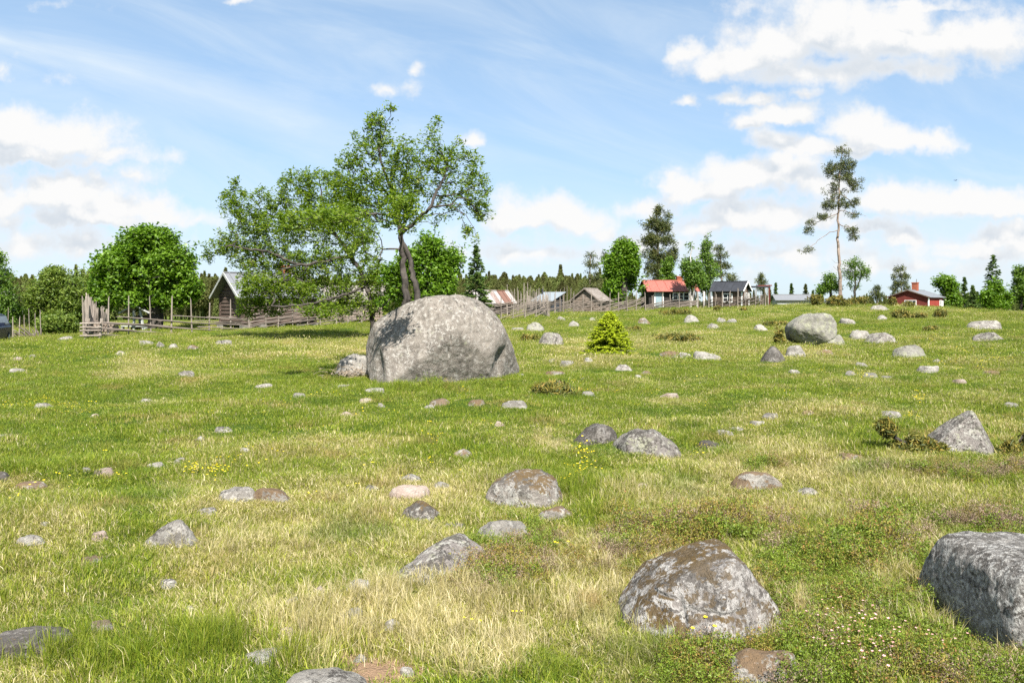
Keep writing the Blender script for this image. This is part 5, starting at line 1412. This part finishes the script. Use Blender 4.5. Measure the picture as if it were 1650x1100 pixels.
# ------------------------------------------------------------------ car at the left edge
def build_car():
    g = on(-30, 38.6)
    c = empty('parked_car', g, math.radians(-68), 'dark blue car cut off by the left edge, beside the slanted fence', 'car')
    paint, k, p = newmat('dark_blue_car_paint'); p.inputs['Base Color'].default_value = (.006, .010, .024, 1); p.inputs['Roughness'].default_value = .4; p.inputs['Coat Weight'].default_value = .0; p.inputs['Specular IOR Level'].default_value = .25
    rub = mat_plain('rubber', (.015, .015, .016), .8, .2, .1, 8); met = mat_plain('wheel_alloy', (.45, .45, .46), .35, .5, .08, 5, metal=.8)
    lampm, k2, p2 = newmat('headlight_glass'); p2.inputs['Base Color'].default_value = (.6, .63, .66, 1); p2.inputs['Roughness'].default_value = .1
    # body side outline (x forward), lofted across the width
    low = [(-2.2, .38), (-2.25, .75), (-2.15, 1.0), (-1.0, 1.02), (.75, 1.02), (1.6, .96), (2.1, .82), (2.22, .6), (2.2, .32)]
    sect = [(-.9, .88), (-.84, .98), (-.5, 1.0), (0, 1.01), (.5, 1.0), (.84, .98), (.9, .88)]
    mb = MB(); n = len(low); V = []
    for y, s in sect:
        for x, z in low: V.append((x * (1 if abs(y) < .6 else .985 if abs(y) < .88 else .95), y, .32 + (z - .32) * s))
    F = [(i * n + j, i * n + j + 1, (i + 1) * n + j + 1, (i + 1) * n + j) for i in range(len(sect) - 1) for j in range(n - 1)]
    F += [(i * n, (i + 1) * n, (i + 1) * n + n - 1, i * n + n - 1) for i in range(len(sect) - 1)] + [tuple(range(n)), tuple(range((len(sect) - 1) * n, len(sect) * n))[::-1]]
    mb.add(V, F)
    body = mb.build('body', paint, c)
    md = body.modifiers.new('b', 'BEVEL'); md.width = .04; md.segments = 2; md.limit_method = 'ANGLE'
    cab = [(-2.05, 1.0), (-1.75, 1.52), (-.9, 1.62), (.0, 1.6), (.75, 1.02)]
    mb = MB(); n = len(cab); V = []
    for y, s in ((-.84, 1.0), (-.66, 1.0), (.66, 1.0), (.84, 1.0)):
        for x, z in cab: V.append((x, (y if abs(y) < .7 or z < 1.1 else y * .84), z if abs(y) < .7 or z < 1.1 else z - .05))
    F = [(i * n + j, i * n + j + 1, (i + 1) * n + j + 1, (i + 1) * n + j) for i in range(3) for j in range(n - 1)] + [tuple(range(n)), tuple(range(3 * n, 4 * n))[::-1]]
    mb.add(V, F); mb.build('cabin', paint, c)
    mb = MB(); mb.prism([(.70, -.70, 1.08), (.70, .70, 1.08), (.10, .58, 1.54), (.10, -.58, 1.54)], (.03, 0, .02)); mb.build('windscreen', M_GLASS, c)
    for s in (-1, 1):
        mb = MB(); mb.prism([(-1.7, s * .80, 1.08), (.5, s * .80, 1.08), (-.02, s * .715, 1.50), (-1.5, s * .715, 1.48)], (0, s * .045, 0)); mb.build('side_window', M_GLASS, c)
        mb = MB(); mb.box(.42, .58, min(s * .88, s * 1.1), max(s * .88, s * 1.1), 1.02, 1.18); mb.build('wing_mirror', paint, c)
        mb = MB(); mb.prism([(2.14, s * .5, .66), (2.0, s * .86, .68), (1.95, s * .85, .84), (2.1, s * .5, .80)], (.06, 0, .01)); mb.build('headlight', lampm, c)
        for x in (-1.35, 1.38):
            mb = MB(); mb.tube([(0, -.11, 0), (0, -.09, 0), (0, .09, 0), (0, .11, 0)], [.28, .34, .34, .28], 20); w = mb.build('wheel', rub, c, False, (x, s * .82, .34))
            mb = MB(); mb.tube([(0, s * .10, 0), (0, s * .125, 0)], [.21, .19], 16); mb.build('rim', met, w)
    mb = MB(); mb.box(2.19, 2.235, -.42, .42, .62, .78); mb.build('grille', rub, c)
    mb = MB(); mb.box(2.15, 2.26, -.8, .8, .36, .46); mb.build('bumper', rub, c)
    mb = MB(); mb.box(2.262, 2.272, -.26, .26, .46, .57); mb.build('number_plate', W_WHITE, c)


build_car()

# a bird far up on the right
bb = at(1540, 291, 60)
mb = MB(); mb.tube([(-.17, 0, 0), (-.08, 0, .02), (.05, 0, .02), (.15, 0, .01), (.22, 0, 0)], [.01, .045, .05, .03, .005], 8)
o = mb.build('bird', mat_plain('dark_feathers', (.02, .02, .022), .7, .2, .2, 8), None, True, bb); o.rotation_euler = (0, 0, .5); o.scale = (.45, .45, .45)
tag(o, 'tiny dark bird flying in the blue sky right of the lone pine', 'bird')
for s in (-1, 1):
    w = MB(); w.prism([(.08, 0, .03), (-.08, 0, .03), (-.12, s * .2, .10), (-.10, s * .36, .06), (.02, s * .2, .11)], (0, 0, .012)); w.build('wing', o.data.materials[0], o)

# ------------------------------------------------------------------ things nobody could count: grass, scrub, flowers, far forest
def scatter(name, kinds, pts, idx, rot, scl, dry, mat_unused=None, label=None):
    me = bpy.data.meshes.new(name)
    N = len(pts); me.vertices.add(N); me.vertices.foreach_set('co', np.asarray(pts, np.float32).ravel())
    for nm, typ, arr in (('idx', 'INT', np.asarray(idx, np.int32)), ('dry', 'FLOAT', np.asarray(dry, np.float32))):
        a = me.attributes.new(nm, typ, 'POINT'); a.data.foreach_set('value', arr)
    for nm, arr in (('rot', rot), ('scl', scl)):
        a = me.attributes.new(nm, 'FLOAT_VECTOR', 'POINT'); a.data.foreach_set('vector', np.asarray(arr, np.float32).ravel())
    o = link(name, me); tag(o, label, None, None, 'stuff')
    src = bpy.data.collections.new(name + '_kinds')
    for i, (m, _) in enumerate(kinds):
        s = bpy.data.objects.new('%s_%02d' % (name, i), m); src.objects.link(s)
    ng = bpy.data.node_groups.new(name + '_scatter', 'GeometryNodeTree')
    ng.interface.new_socket('Geometry', in_out='INPUT', socket_type='NodeSocketGeometry'); ng.interface.new_socket('Geometry', in_out='OUTPUT', socket_type='NodeSocketGeometry')
    k = NT(ng); gi = k.new('NodeGroupInput'); go = k.new('NodeGroupOutput'); ip = k.new('GeometryNodeInstanceOnPoints'); ci = k.new('GeometryNodeCollectionInfo')
    ci.inputs['Collection'].default_value = src; ci.inputs['Separate Children'].default_value = True; ci.inputs['Reset Children'].default_value = True
    def attr(nm, typ):
        n = k.new('GeometryNodeInputNamedAttribute', data_type=typ); n.inputs['Name'].default_value = nm
        return [s for s in n.outputs if s.enabled and s.name == 'Attribute'][0]
    k.l.new(gi.outputs[0], ip.inputs['Points']); k.l.new(ci.outputs[0], ip.inputs['Instance']); ip.inputs['Pick Instance'].default_value = True
    k.l.new(attr('idx', 'INT'), ip.inputs['Instance Index']); k.l.new(attr('rot', 'FLOAT_VECTOR'), ip.inputs['Rotation']); k.l.new(attr('scl', 'FLOAT_VECTOR'), ip.inputs['Scale'])
    k.l.new(ip.outputs[0], go.inputs[0])
    md = o.modifiers.new('scatter', 'NODES'); md.node_group = ng
    return o


def grass_mat():
    """each blade green or straw: the drier the turf, the more straw"""
    m, k, p = newmat('grass_blades'); out = m.node_tree.nodes['Material Output']
    a = k.new('ShaderNodeAttribute'); a.attribute_name = 'rnd'
    d = k.new('ShaderNodeAttribute'); d.attribute_name = 'dry'; d.attribute_type = 'INSTANCER'
    oi = k.new('ShaderNodeObjectInfo')
    wn = k.new('ShaderNodeTexWhiteNoise', noise_dimensions='1D'); k.l.new(k.math('MULTIPLY', a.outputs['Fac'], 91.7), wn.inputs['W'])
    g = k.cramp(wn.outputs[0], [(0, (.05, .10, .008)), (.35, (.12, .175, .012)), (.7, (.195, .24, .020)), (1, (.28, .30, .04))])
    y = k.cramp(wn.outputs[0], [(0, (.23, .215, .06)), (.4, (.38, .325, .14)), (.75, (.52, .445, .25)), (1, (.64, .56, .38))])
    gy = k.mix(k.math('MULTIPLY', d.outputs['Fac'], .55), g, (.33, .30, .05))
    f = k.ramp(k.math('SUBTRACT', k.math('MULTIPLY', d.outputs['Fac'], 1.02), a.outputs['Fac']), -.04, .04)
    c = k.mix(f, gy, y)
    red = k.ramp(k.noise(oi.outputs['Location'], 1.3, 4, .65), .56, .68)
    c = k.mix(k.math('MULTIPLY', red, .65), c, k.mix(wn.outputs[0], (.20, .13, .045), (.40, .27, .12)))
    lush = k.ramp(k.noise(k.vmath('ADD', oi.outputs['Location'], (31, 7, 3)), .9, 4, .65), .55, .66)
    c = k.mix(k.math('MULTIPLY', lush, .6), c, k.mix(wn.outputs[0], (.035, .085, .008), (.10, .18, .014)))
    hsv = k.new('ShaderNodeHueSaturation'); k.l.new(c, hsv.inputs['Color']); k.put(hsv.inputs['Value'], k.math('MULTIPLY_ADD', oi.outputs['Random'], .6, .72))
    c = hsv.outputs[0]
    k.l.new(c, p.inputs['Base Color']); p.inputs['Roughness'].default_value = .55; p.inputs['Specular IOR Level'].default_value = .25
    t = k.new('ShaderNodeBsdfTranslucent'); k.l.new(k.mix(1.0, c, (1.1, 1.15, .7), 'MULTIPLY'), t.inputs[0])
    mx = k.new('ShaderNodeMixShader'); mx.inputs[0].default_value = .35
    k.l.new(p.outputs[0], mx.inputs[1]); k.l.new(t.outputs[0], mx.inputs[2]); k.l.new(mx.outputs[0], out.inputs[0])
    return m


M_GRASS = grass_mat()


def tuft(name, nb, rad, hmin, hmax, w, seed, bend=.6, mat=None, curl=.5):
    """a tuft of bent tapering blades; unit height about 1 = 10 cm"""
    R = np.random.default_rng(seed)
    ang = R.uniform(0, 2 * np.pi, nb); rr = rad * np.sqrt(R.random(nb)); base = np.stack([rr * np.cos(ang), rr * np.sin(ang), np.zeros(nb) - .008], 1)
    h = R.uniform(hmin, hmax, nb) * (1 - .3 * rr / rad)
    th = R.uniform(0, 2 * np.pi, nb); ln = np.stack([np.cos(th), np.sin(th), np.zeros(nb)], 1) * .6 + base / rad * .4
    b = R.uniform(.15, bend, nb)[:, None] * h[:, None]
    fac = R.uniform(0, 2 * np.pi, nb); sd = np.stack([np.cos(fac), np.sin(fac), np.zeros(nb)], 1) * (w * R.uniform(.6, 1.25, nb))[:, None] * .5
    up = np.array([0, 0, 1.])
    p1 = base + ln * b * .3 + up * h[:, None] * .55
    p2 = base + ln * b + up * h[:, None] * (.95 - curl * .35 * R.random(nb)[:, None])
    v = np.stack([base - sd, base + sd, p1 + sd * .8, p1 - sd * .8, p2], 1).reshape(-1, 3)
    k = np.arange(nb)[:, None] * 5
    Q = np.concatenate([k, k + 1, k + 2, k + 3], 1); T = np.concatenate([k + 3, k + 2, k + 4], 1)
    r = R.random(nb)
    return np_mesh(name, v, [Q, T], mat or M_GRASS, False, np.concatenate([r, r]))


def wedge(n, y0, y1, half, R):
    """n points spread evenly by area over the part of the field in front"""
    y = np.sqrt(R.random(n) * (y1 ** 2 - y0 ** 2) + y0 ** 2); x = (R.random(n) * 2 - 1) * half * y + R.normal(size=n) * .6
    return x, y


def off_stones(x, y, k=.8):
    ok = np.ones(len(x), bool)
    for (sx, sy, a, b) in STONES:
        if a < .05: continue
        ok &= ((x - sx) / (a * k)) ** 2 + ((y - sy) / (b * k)) ** 2 > 1
    return ok


def build_grass():
    R = np.random.default_rng(77)
    kinds = []
    for i in range(5): kinds.append((tuft('g', 64, .10, .025, .075, .0030, 400 + i, 1.3), 0))            # 0-4 short near turf
    for i in range(4): kinds.append((tuft('g', 40, .075, .07, .16, .0032, 410 + i, 1.1), 0))             # 5-8 longer tufts
    for i in range(4): kinds.append((tuft('g', 90, .26, .03, .09, .0065, 420 + i, 1.2), 0))               # 9-12 middle distance
    for i in range(3): kinds.append((tuft('g', 100, .60, .035, .10, .015, 430 + i, 1.2), 0))              # 13-15 far
    for i in range(3): kinds.append((tuft('g', 46, .06, .12, .30, .0034, 440 + i, .8, curl=.9), 0))     # 16-18 tall bleached or lush bunches
    X = []; Y = []; I = []; S = []
    def add(x, y, lo, hi, s):
        X.append(x); Y.append(y); I.append(R.integers(lo, hi + 1, len(x))); S.append(s)
    x, y = wedge(24000, 1.6, 9, .92, R); add(x, y, 0, 4, R.uniform(.8, 1.35, len(x)) * (1 + .06 * y))
    x, y = wedge(4200, 1.6, 11, .92, R); k = n2(x, y, .9, 3, 91) > .05; x, y = x[k], y[k]; add(x, y, 5, 8, R.uniform(.6, 1.15, len(x)))
    x, y = wedge(30000, 8, 22, .88, R); add(x, y, 9, 12, R.uniform(.7, 1.15, len(x)))
    x, y = wedge(6000, 9, 24, .88, R); k = n2(x, y, .7, 3, 92) > .1; x, y = x[k], y[k]; add(x, y, 5, 8, R.uniform(.6, 1.1, len(x)))
    x, y = wedge(26000, 20, 52, .84, R); add(x, y, 13, 15, R.uniform(.7, 1.15, len(x)))
    x, y = wedge(26000, 48, 110, .84, R); add(x, y, 13, 15, R.uniform(1.0, 1.7, len(x)))
    # bunches standing against stones and in given spots of the field
    sp = [(920, 775, 32, 24, 150, -1), (875, 705, 14, 10, 26, 1), (900, 722, 24, 14, 40, 1), (690, 1010, 60, 40, 60, 1), (800, 1060, 90, 36, 90, 1), (760, 960, 80, 26, 60, 1), (130, 1060, 130, 26, 90, -1), (330, 1040, 60, 26, 70, -1),
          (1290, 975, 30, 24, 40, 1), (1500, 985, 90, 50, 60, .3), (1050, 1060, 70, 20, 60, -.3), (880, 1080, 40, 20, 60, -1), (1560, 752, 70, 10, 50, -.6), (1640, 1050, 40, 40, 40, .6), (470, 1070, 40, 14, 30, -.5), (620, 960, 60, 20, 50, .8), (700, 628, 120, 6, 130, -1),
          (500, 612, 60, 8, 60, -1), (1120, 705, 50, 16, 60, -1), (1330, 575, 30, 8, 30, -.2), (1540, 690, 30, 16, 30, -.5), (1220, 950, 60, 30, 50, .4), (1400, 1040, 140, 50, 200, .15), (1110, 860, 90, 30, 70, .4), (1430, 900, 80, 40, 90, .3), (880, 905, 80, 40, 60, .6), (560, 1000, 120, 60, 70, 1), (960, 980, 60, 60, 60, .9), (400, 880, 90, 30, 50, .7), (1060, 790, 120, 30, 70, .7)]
    DR = []
    for X_ in X: DR.append(None)
    for (px, py, rx, ry, n, dd) in sp:
        q = R.normal(size=(n, 2)) * .6; pts = [ground_at(px + a * rx, min(py + b * ry, 1180)) for a, b in q]
        X.append(np.array([p.x for p in pts])); Y.append(np.array([p.y for p in pts])); I.append(R.integers(16, 19, n)); S.append(R.uniform(.45, .95, n) * (1 if py > 700 else 1.2)); DR.append(dd)
    for (sx, sy, a, b) in STONES:
        if sy > 30 or a < .16: continue
        n = int(10 + 70 * a / max(1, sy * .12)); t = R.uniform(0, 2 * np.pi, n)
        X.append(sx + np.cos(t) * a * R.uniform(.9, 1.15, n)); Y.append(sy + np.sin(t) * b * R.uniform(.9, 1.2, n)); I.append(R.integers(5, 9, n)); S.append(R.uniform(.5, 1.0, n)); DR.append(None)
    x = np.concatenate(X); y = np.concatenate(Y); i = np.concatenate(I); s = np.concatenate(S)
    dr = turf(x, y) + R.normal(size=len(x)) * .12
    o = 0
    for xx, d in zip(X, DR):
        if d is not None: dr[o:o + len(xx)] = dr[o:o + len(xx)] * .3 + .45 + d * .45
        o += len(xx)
    so_ = soil(x, y); keep = (so_ < R.uniform(.25, .9, len(x))) & off_stones(x, y)
    x, y, i, s, dr = x[keep], y[keep], i[keep], s[keep], np.clip(dr[keep], 0, 1)
    z = hgt(x, y); n = len(x)
    tus = .85 + .85 * n2(x, y, 1.1, 3, 93)
    low = np.ones(n)
    for (sx, sy, a, b) in STONES:
        if a > .6: continue
        low = np.where(((x - sx) / (a * 1.5 + .05)) ** 2 + ((y - sy + b * .4) / (b * 1.7 + .12)) ** 2 < 1, .5, low)
    tus = tus * np.where(i < 16, low, 1)
    rot = np.stack([R.normal(size=n) * .12, R.normal(size=n) * .12, R.uniform(0, 6.283, n)], 1)
    scl = np.stack([s, s, s * np.clip(tus, .35, 2.0)], 1)
    scatter('grass', kinds, np.stack([x, y, z], 1), i, rot, scl, dr, label='mixed green and straw coloured pasture grass')


def shrublet(name, nst, rad, h, leaf, seed, mat, smat, red=.15):
    """bilberry-like bush: thin upright twigs with small oval leaves"""
    R = np.random.default_rng(seed); mb_c = []; V = []; F = []; r = []
    for s in range(nst):
        a = R.uniform(0, 6.283); q = rad * math.sqrt(R.random()); b = np.array([q * math.cos(a), q * math.sin(a), -.01])
        hh = h * R.uniform(.6, 1.15); d = np.array([R.normal() * .35, R.normal() * .35, 1]); d /= np.linalg.norm(d)
        for t in np.linspace(.25, 1, 9):
            mb_c.append(b + d * hh * t + R.normal(size=3) * .014)
        e = b + d * hh; w = np.array([.0016, 0, 0]); k = len(V)
        V += [b - w, b + w, e + w * .6, e - w * .6]; F.append((k, k + 1, k + 2, k + 3)); r.append(.02)
    v, f, rr = leaf_cards(np.array(mb_c), 3, .022, leaf, leaf * .46, seed, -.5, .7, rndc=.5, flat=.8)
    k = len(V)
    return np_mesh(name, np.concatenate([np.array(V), v]), np.concatenate([np.array(F), f + k]), mat, False, np.concatenate([r, rr]))


def build_scrub():
    R = np.random.default_rng(78)
    mg = mat_leaf('bilberry_leaves', [(0, (.12, .06, .035)), (.05, (.08, .13, .012)), (.5, (.14, .20, .018)), (.85, (.22, .28, .028)), (.95, (.32, .31, .045)), (1, (.36, .12, .05))], .3)
    mbr = mat_leaf('old_bilberry_leaves', [(0, (.12, .07, .045)), (.3, (.14, .13, .02)), (.6, (.24, .23, .03)), (.82, (.30, .18, .055)), (1, (.32, .10, .055))], .25)
    mh = mat_leaf('heather_twigs', [(0, (.10, .065, .05)), (.4, (.20, .13, .095)), (.75, (.32, .24, .17)), (1, (.20, .21, .05))], .15)
    kinds = [(shrublet('s', 22, .12, .14, .018, 500 + i, mg, None), 0) for i in range(3)] + [(shrublet('s', 22, .12, .14, .015, 510 + i, mbr, None), 0) for i in range(3)] + [(shrublet('s', 26, .12, .13, .012, 520 + i, mh, None), 0) for i in range(2)]
    P = [  # column,row,rx,ry,count,kind weights (bilberry, old, heather), height
     (1110, 852, 100, 26, 150, (.35, .5, .15), 1.05), (1180, 842, 30, 16, 40, (.3, .6, .1), 1.2), (1040, 880, 60, 22, 60, (.3, .5, .2), .9), (840, 905, 80, 34, 110, (.25, .5, .25), .8), (900, 880, 40, 20, 30, (.3, .5, .2), .7), (780, 925, 40, 24, 40, (.2, .5, .3), .8),
     (1420, 880, 70, 34, 130, (.45, .35, .2), 1.15), (1360, 900, 60, 26, 80, (.6, .3, .1), .9), (1310, 915, 50, 24, 60, (.7, .3, 0), .8), (1265, 925, 30, 20, 30, (.6, .4, 0), .9), (1600, 845, 90, 16, 90, (.25, .25, .5), .9), (1640, 870, 40, 14, 30, (.5, .3, .2), .8),
     (1160, 1060, 60, 34, 80, (.6, .3, .1), .75), (1100, 1075, 50, 24, 50, (.7, .3, 0), .7), (1330, 1050, 100, 46, 120, (.6, .25, .15), .8), (1430, 1040, 100, 50, 130, (.65, .25, .1), .8), (1500, 1070, 100, 34, 80, (.65, .25, .1), .8), (1600, 1085, 80, 24, 60, (.6, .3, .1), .75), (1390, 975, 80, 24, 80, (.6, .3, .1), .75),
     (1240, 1000, 30, 20, 26, (.9, .1, 0), .9), (990, 905, 40, 20, 30, (.3, .5, .2), .7), (1500, 760, 60, 12, 40, (.5, .3, .2), .9), (1240, 752, 30, 6, 30, (.4, .5, .1), .9), (1640, 760, 40, 14, 40, (.2, .5, .3), .9), (820, 855, 30, 14, 16, (.6, .4, 0), .7), (720, 625, 60, 4, 36, (.7, .3, 0), 1.3), (1560, 770, 60, 10, 30, (.2, .3, .5), .9)]
    X = []; I = []; S = []
    for (px, py, rx, ry, n, w, hh) in P:
        n = int(n * .38); q = R.normal(size=(n, 2)) * .62
        k = R.choice(3, n, p=np.array(w) / sum(w))
        for (a, b), kk in zip(q, k):
            p = ground_at(px + a * rx, min(py + b * ry, 1190)); X.append(p); I.append([R.integers(0, 3), R.integers(3, 6), R.integers(6, 8)][kk]); S.append(hh * R.uniform(.7, 1.2))
    X = np.array([tuple(p) for p in X]); S = np.array(S); I = np.array(I); ok = off_stones(X[:, 0], X[:, 1], .9); X, S, I = X[ok], S[ok], I[ok]; n = len(X)
    X[:, 2] = hgt(X[:, 0], X[:, 1])
    scatter('bilberry_scrub', kinds, X, I, np.stack([R.normal(size=n) * .12, R.normal(size=n) * .12, R.uniform(0, 6.28, n)], 1), np.stack([S, S, S], 1), np.zeros(n), label='low bilberry and heather scrub between the stones')


def flower(name, col, h, r, seed, centre=None):
    R = np.random.default_rng(seed); mb = MB()
    for s in range(3):
        x, y = R.normal(size=2) * .05; hh = h * R.uniform(.7, 1.1)
        tip = Vector((x + R.normal() * .02, y + R.normal() * .02, hh)); pass
        for p in range(5):
            a = p * 1.2566 + R.uniform(0, .3); t = Vector((math.cos(a), math.sin(a), .35)); sd = Vector((-math.sin(a), math.cos(a), 0))
            mb.add([tuple(tip), tuple(tip + t * r * .6 + sd * r * .45), tuple(tip + t * r), tuple(tip + t * r * .6 - sd * r * .45)], [(0, 1, 2, 3)])
    m, k, p = newmat(name); p.inputs['Base Color'].default_value = (*col, 1); p.inputs['Roughness'].default_value = .5
    return mb.mesh(name, m)


def build_flowers():
    R = np.random.default_rng(79)
    for nm, lab, col, h, r, spots in [
        ('buttercups', 'scattered yellow buttercups in the grass', (.78, .60, .012), .11, .011,
         [(60, 655, 40, 16, 22), (110, 665, 40, 10, 14), (345, 765, 40, 14, 18), (330, 770, 20, 6, 8), (520, 640, 20, 6, 5), (745, 640, 10, 8, 8), (930, 765, 14, 12, 14), (935, 735, 12, 10, 8), (1130, 735, 20, 10, 5), (1505, 550, 24, 6, 26), (1560, 568, 44, 6, 34), (1590, 585, 30, 6, 14),
          (1390, 610, 12, 4, 8), (1320, 603, 10, 4, 8), (1490, 650, 14, 8, 8), (1470, 680, 20, 8, 6), (1550, 590, 60, 10, 20), (1220, 700, 10, 6, 4), (930, 620, 10, 6, 4), (460, 655, 60, 30, 6), (200, 600, 160, 40, 14), (700, 690, 200, 40, 14), (900, 660, 200, 40, 14), (1300, 620, 200, 40, 20), (600, 760, 200, 50, 10), (100, 770, 100, 40, 8), (880, 1000, 300, 100, 4)]),
        ('pink_blossoms', 'small pink blossoms in the bilberry scrub at the lower right', (.70, .36, .34), .12, .007, [(1440, 1075, 80, 24, 16), (1380, 1060, 60, 20, 10), (1370, 1020, 40, 20, 6), (1620, 1040, 20, 20, 6)])]:
        X = []
        for (px, py, rx, ry, n) in spots:
            for a, b in R.normal(size=(n, 2)) * .6: X.append(tuple(ground_at(px + a * rx, min(py + b * ry, 1180))))
        X = np.array(X); n = len(X); ok = off_stones(X[:, 0], X[:, 1]); X = X[ok]; n = len(X)
        s = R.uniform(.7, 1.2, n) * np.clip(1 + (X[:, 1] - 8) * .02, 1, 1.5)
        scatter(nm, [(flower(nm, col, h, r, 600 + i), 0) for i in range(3)], X, R.integers(0, 3, n), np.stack([R.normal(size=n) * .1, R.normal(size=n) * .1, R.uniform(0, 6.28, n)], 1), np.stack([s, s, np.minimum(s, 1.25)], 1), np.zeros(n), label=lab)


def far_conifer(name, H, W, seed, pinelike=False):
    R = np.random.default_rng(seed); C = []
    n = 800
    for i in range(n):
        t = R.random() ** (1.0 if not pinelike else .7); t0 = .12 if not pinelike else .35
        z = H * (t0 + (1 - t0) * t); w = W * ((1 - t) ** 1.05 if not pinelike else (.35 + .75 * math.sin(math.pi * min(1, t * .9 + .1))) * (1.02 - t ** 4)) + .04
        a = R.uniform(0, 6.283); q = w * math.sqrt(R.uniform(.15, 1)); C.append((q * math.cos(a), q * math.sin(a), z - q * .2))
    v, F, r = leaf_cards(np.array(C), 5, .24, .5, .17, seed, .25, .6)
    mb = MB(); mb.tube([(0, 0, -.5), (0, 0, H * .5), (0, 0, H)], [.16, .1, .02], 5)
    tv = np.concatenate(mb.V); tf = np.array([f for f in mb.F if len(f) == 4])
    return np_mesh(name, np.concatenate([v, tv]), np.concatenate([F, tf + len(v)]), NEEDLE_FAR, False, np.concatenate([r, np.full(len(tf), .05)]))


def build_forest():
    R = np.random.default_rng(80)
    kinds = [(far_conifer('f', 10, 1.55, 700 + i), 0) for i in range(3)] + [(far_conifer('f', 9.5, 2.1, 710 + i, True), 0) for i in range(3)]
    X = []; Sc = []
    def band(px0, px1, Y0, Y1, n, top, jit):
        for i in range(n):
            Y = R.uniform(Y0, Y1); px = R.uniform(px0, px1); g = on(px, Y); t = top + R.normal() * jit + (Y - Y0) / (Y1 - Y0) * -3 + 3
            H = at(px, t, Y).z - g.z
            X.append(tuple(g)); Sc.append(max(.35, H / 9.6))
    band(740, 990, 140, 230, 380, 452, 6); band(-60, 760, 150, 240, 640, 453, 6); band(300, 420, 120, 150, 40, 452, 5); band(20, 60, 110, 150, 16, 456, 8); band(120, 180, 120, 160, 40, 446, 6)
    band(760, 960, 112, 140, 90, 470, 9); band(900, 1000, 115, 150, 50, 458, 6); band(990, 1240, 150, 230, 90, 478, 6); band(1380, 1450, 150, 210, 26, 478, 5); band(1540, 1720, 140, 220, 60, 474, 8); band(-60, 130, 80, 120, 60, 480, 10); band(350, 760, 95, 140, 140, 474, 9)
    band(1240, 1330, 150, 220, 14, 478, 5)
    X = np.array(X); Sc = np.array(Sc); n = len(X)
    scatter('far_forest', kinds, X, R.integers(0, 6, n), np.stack([np.zeros(n), np.zeros(n), R.uniform(0, 6.28, n)], 1), np.stack([Sc * R.uniform(.8, 1.15, n), Sc * R.uniform(.8, 1.15, n), Sc], 1), np.zeros(n), label='olive green conifer forest closing the view behind the farm')


build_grass()
build_scrub()
build_flowers()
build_forest()
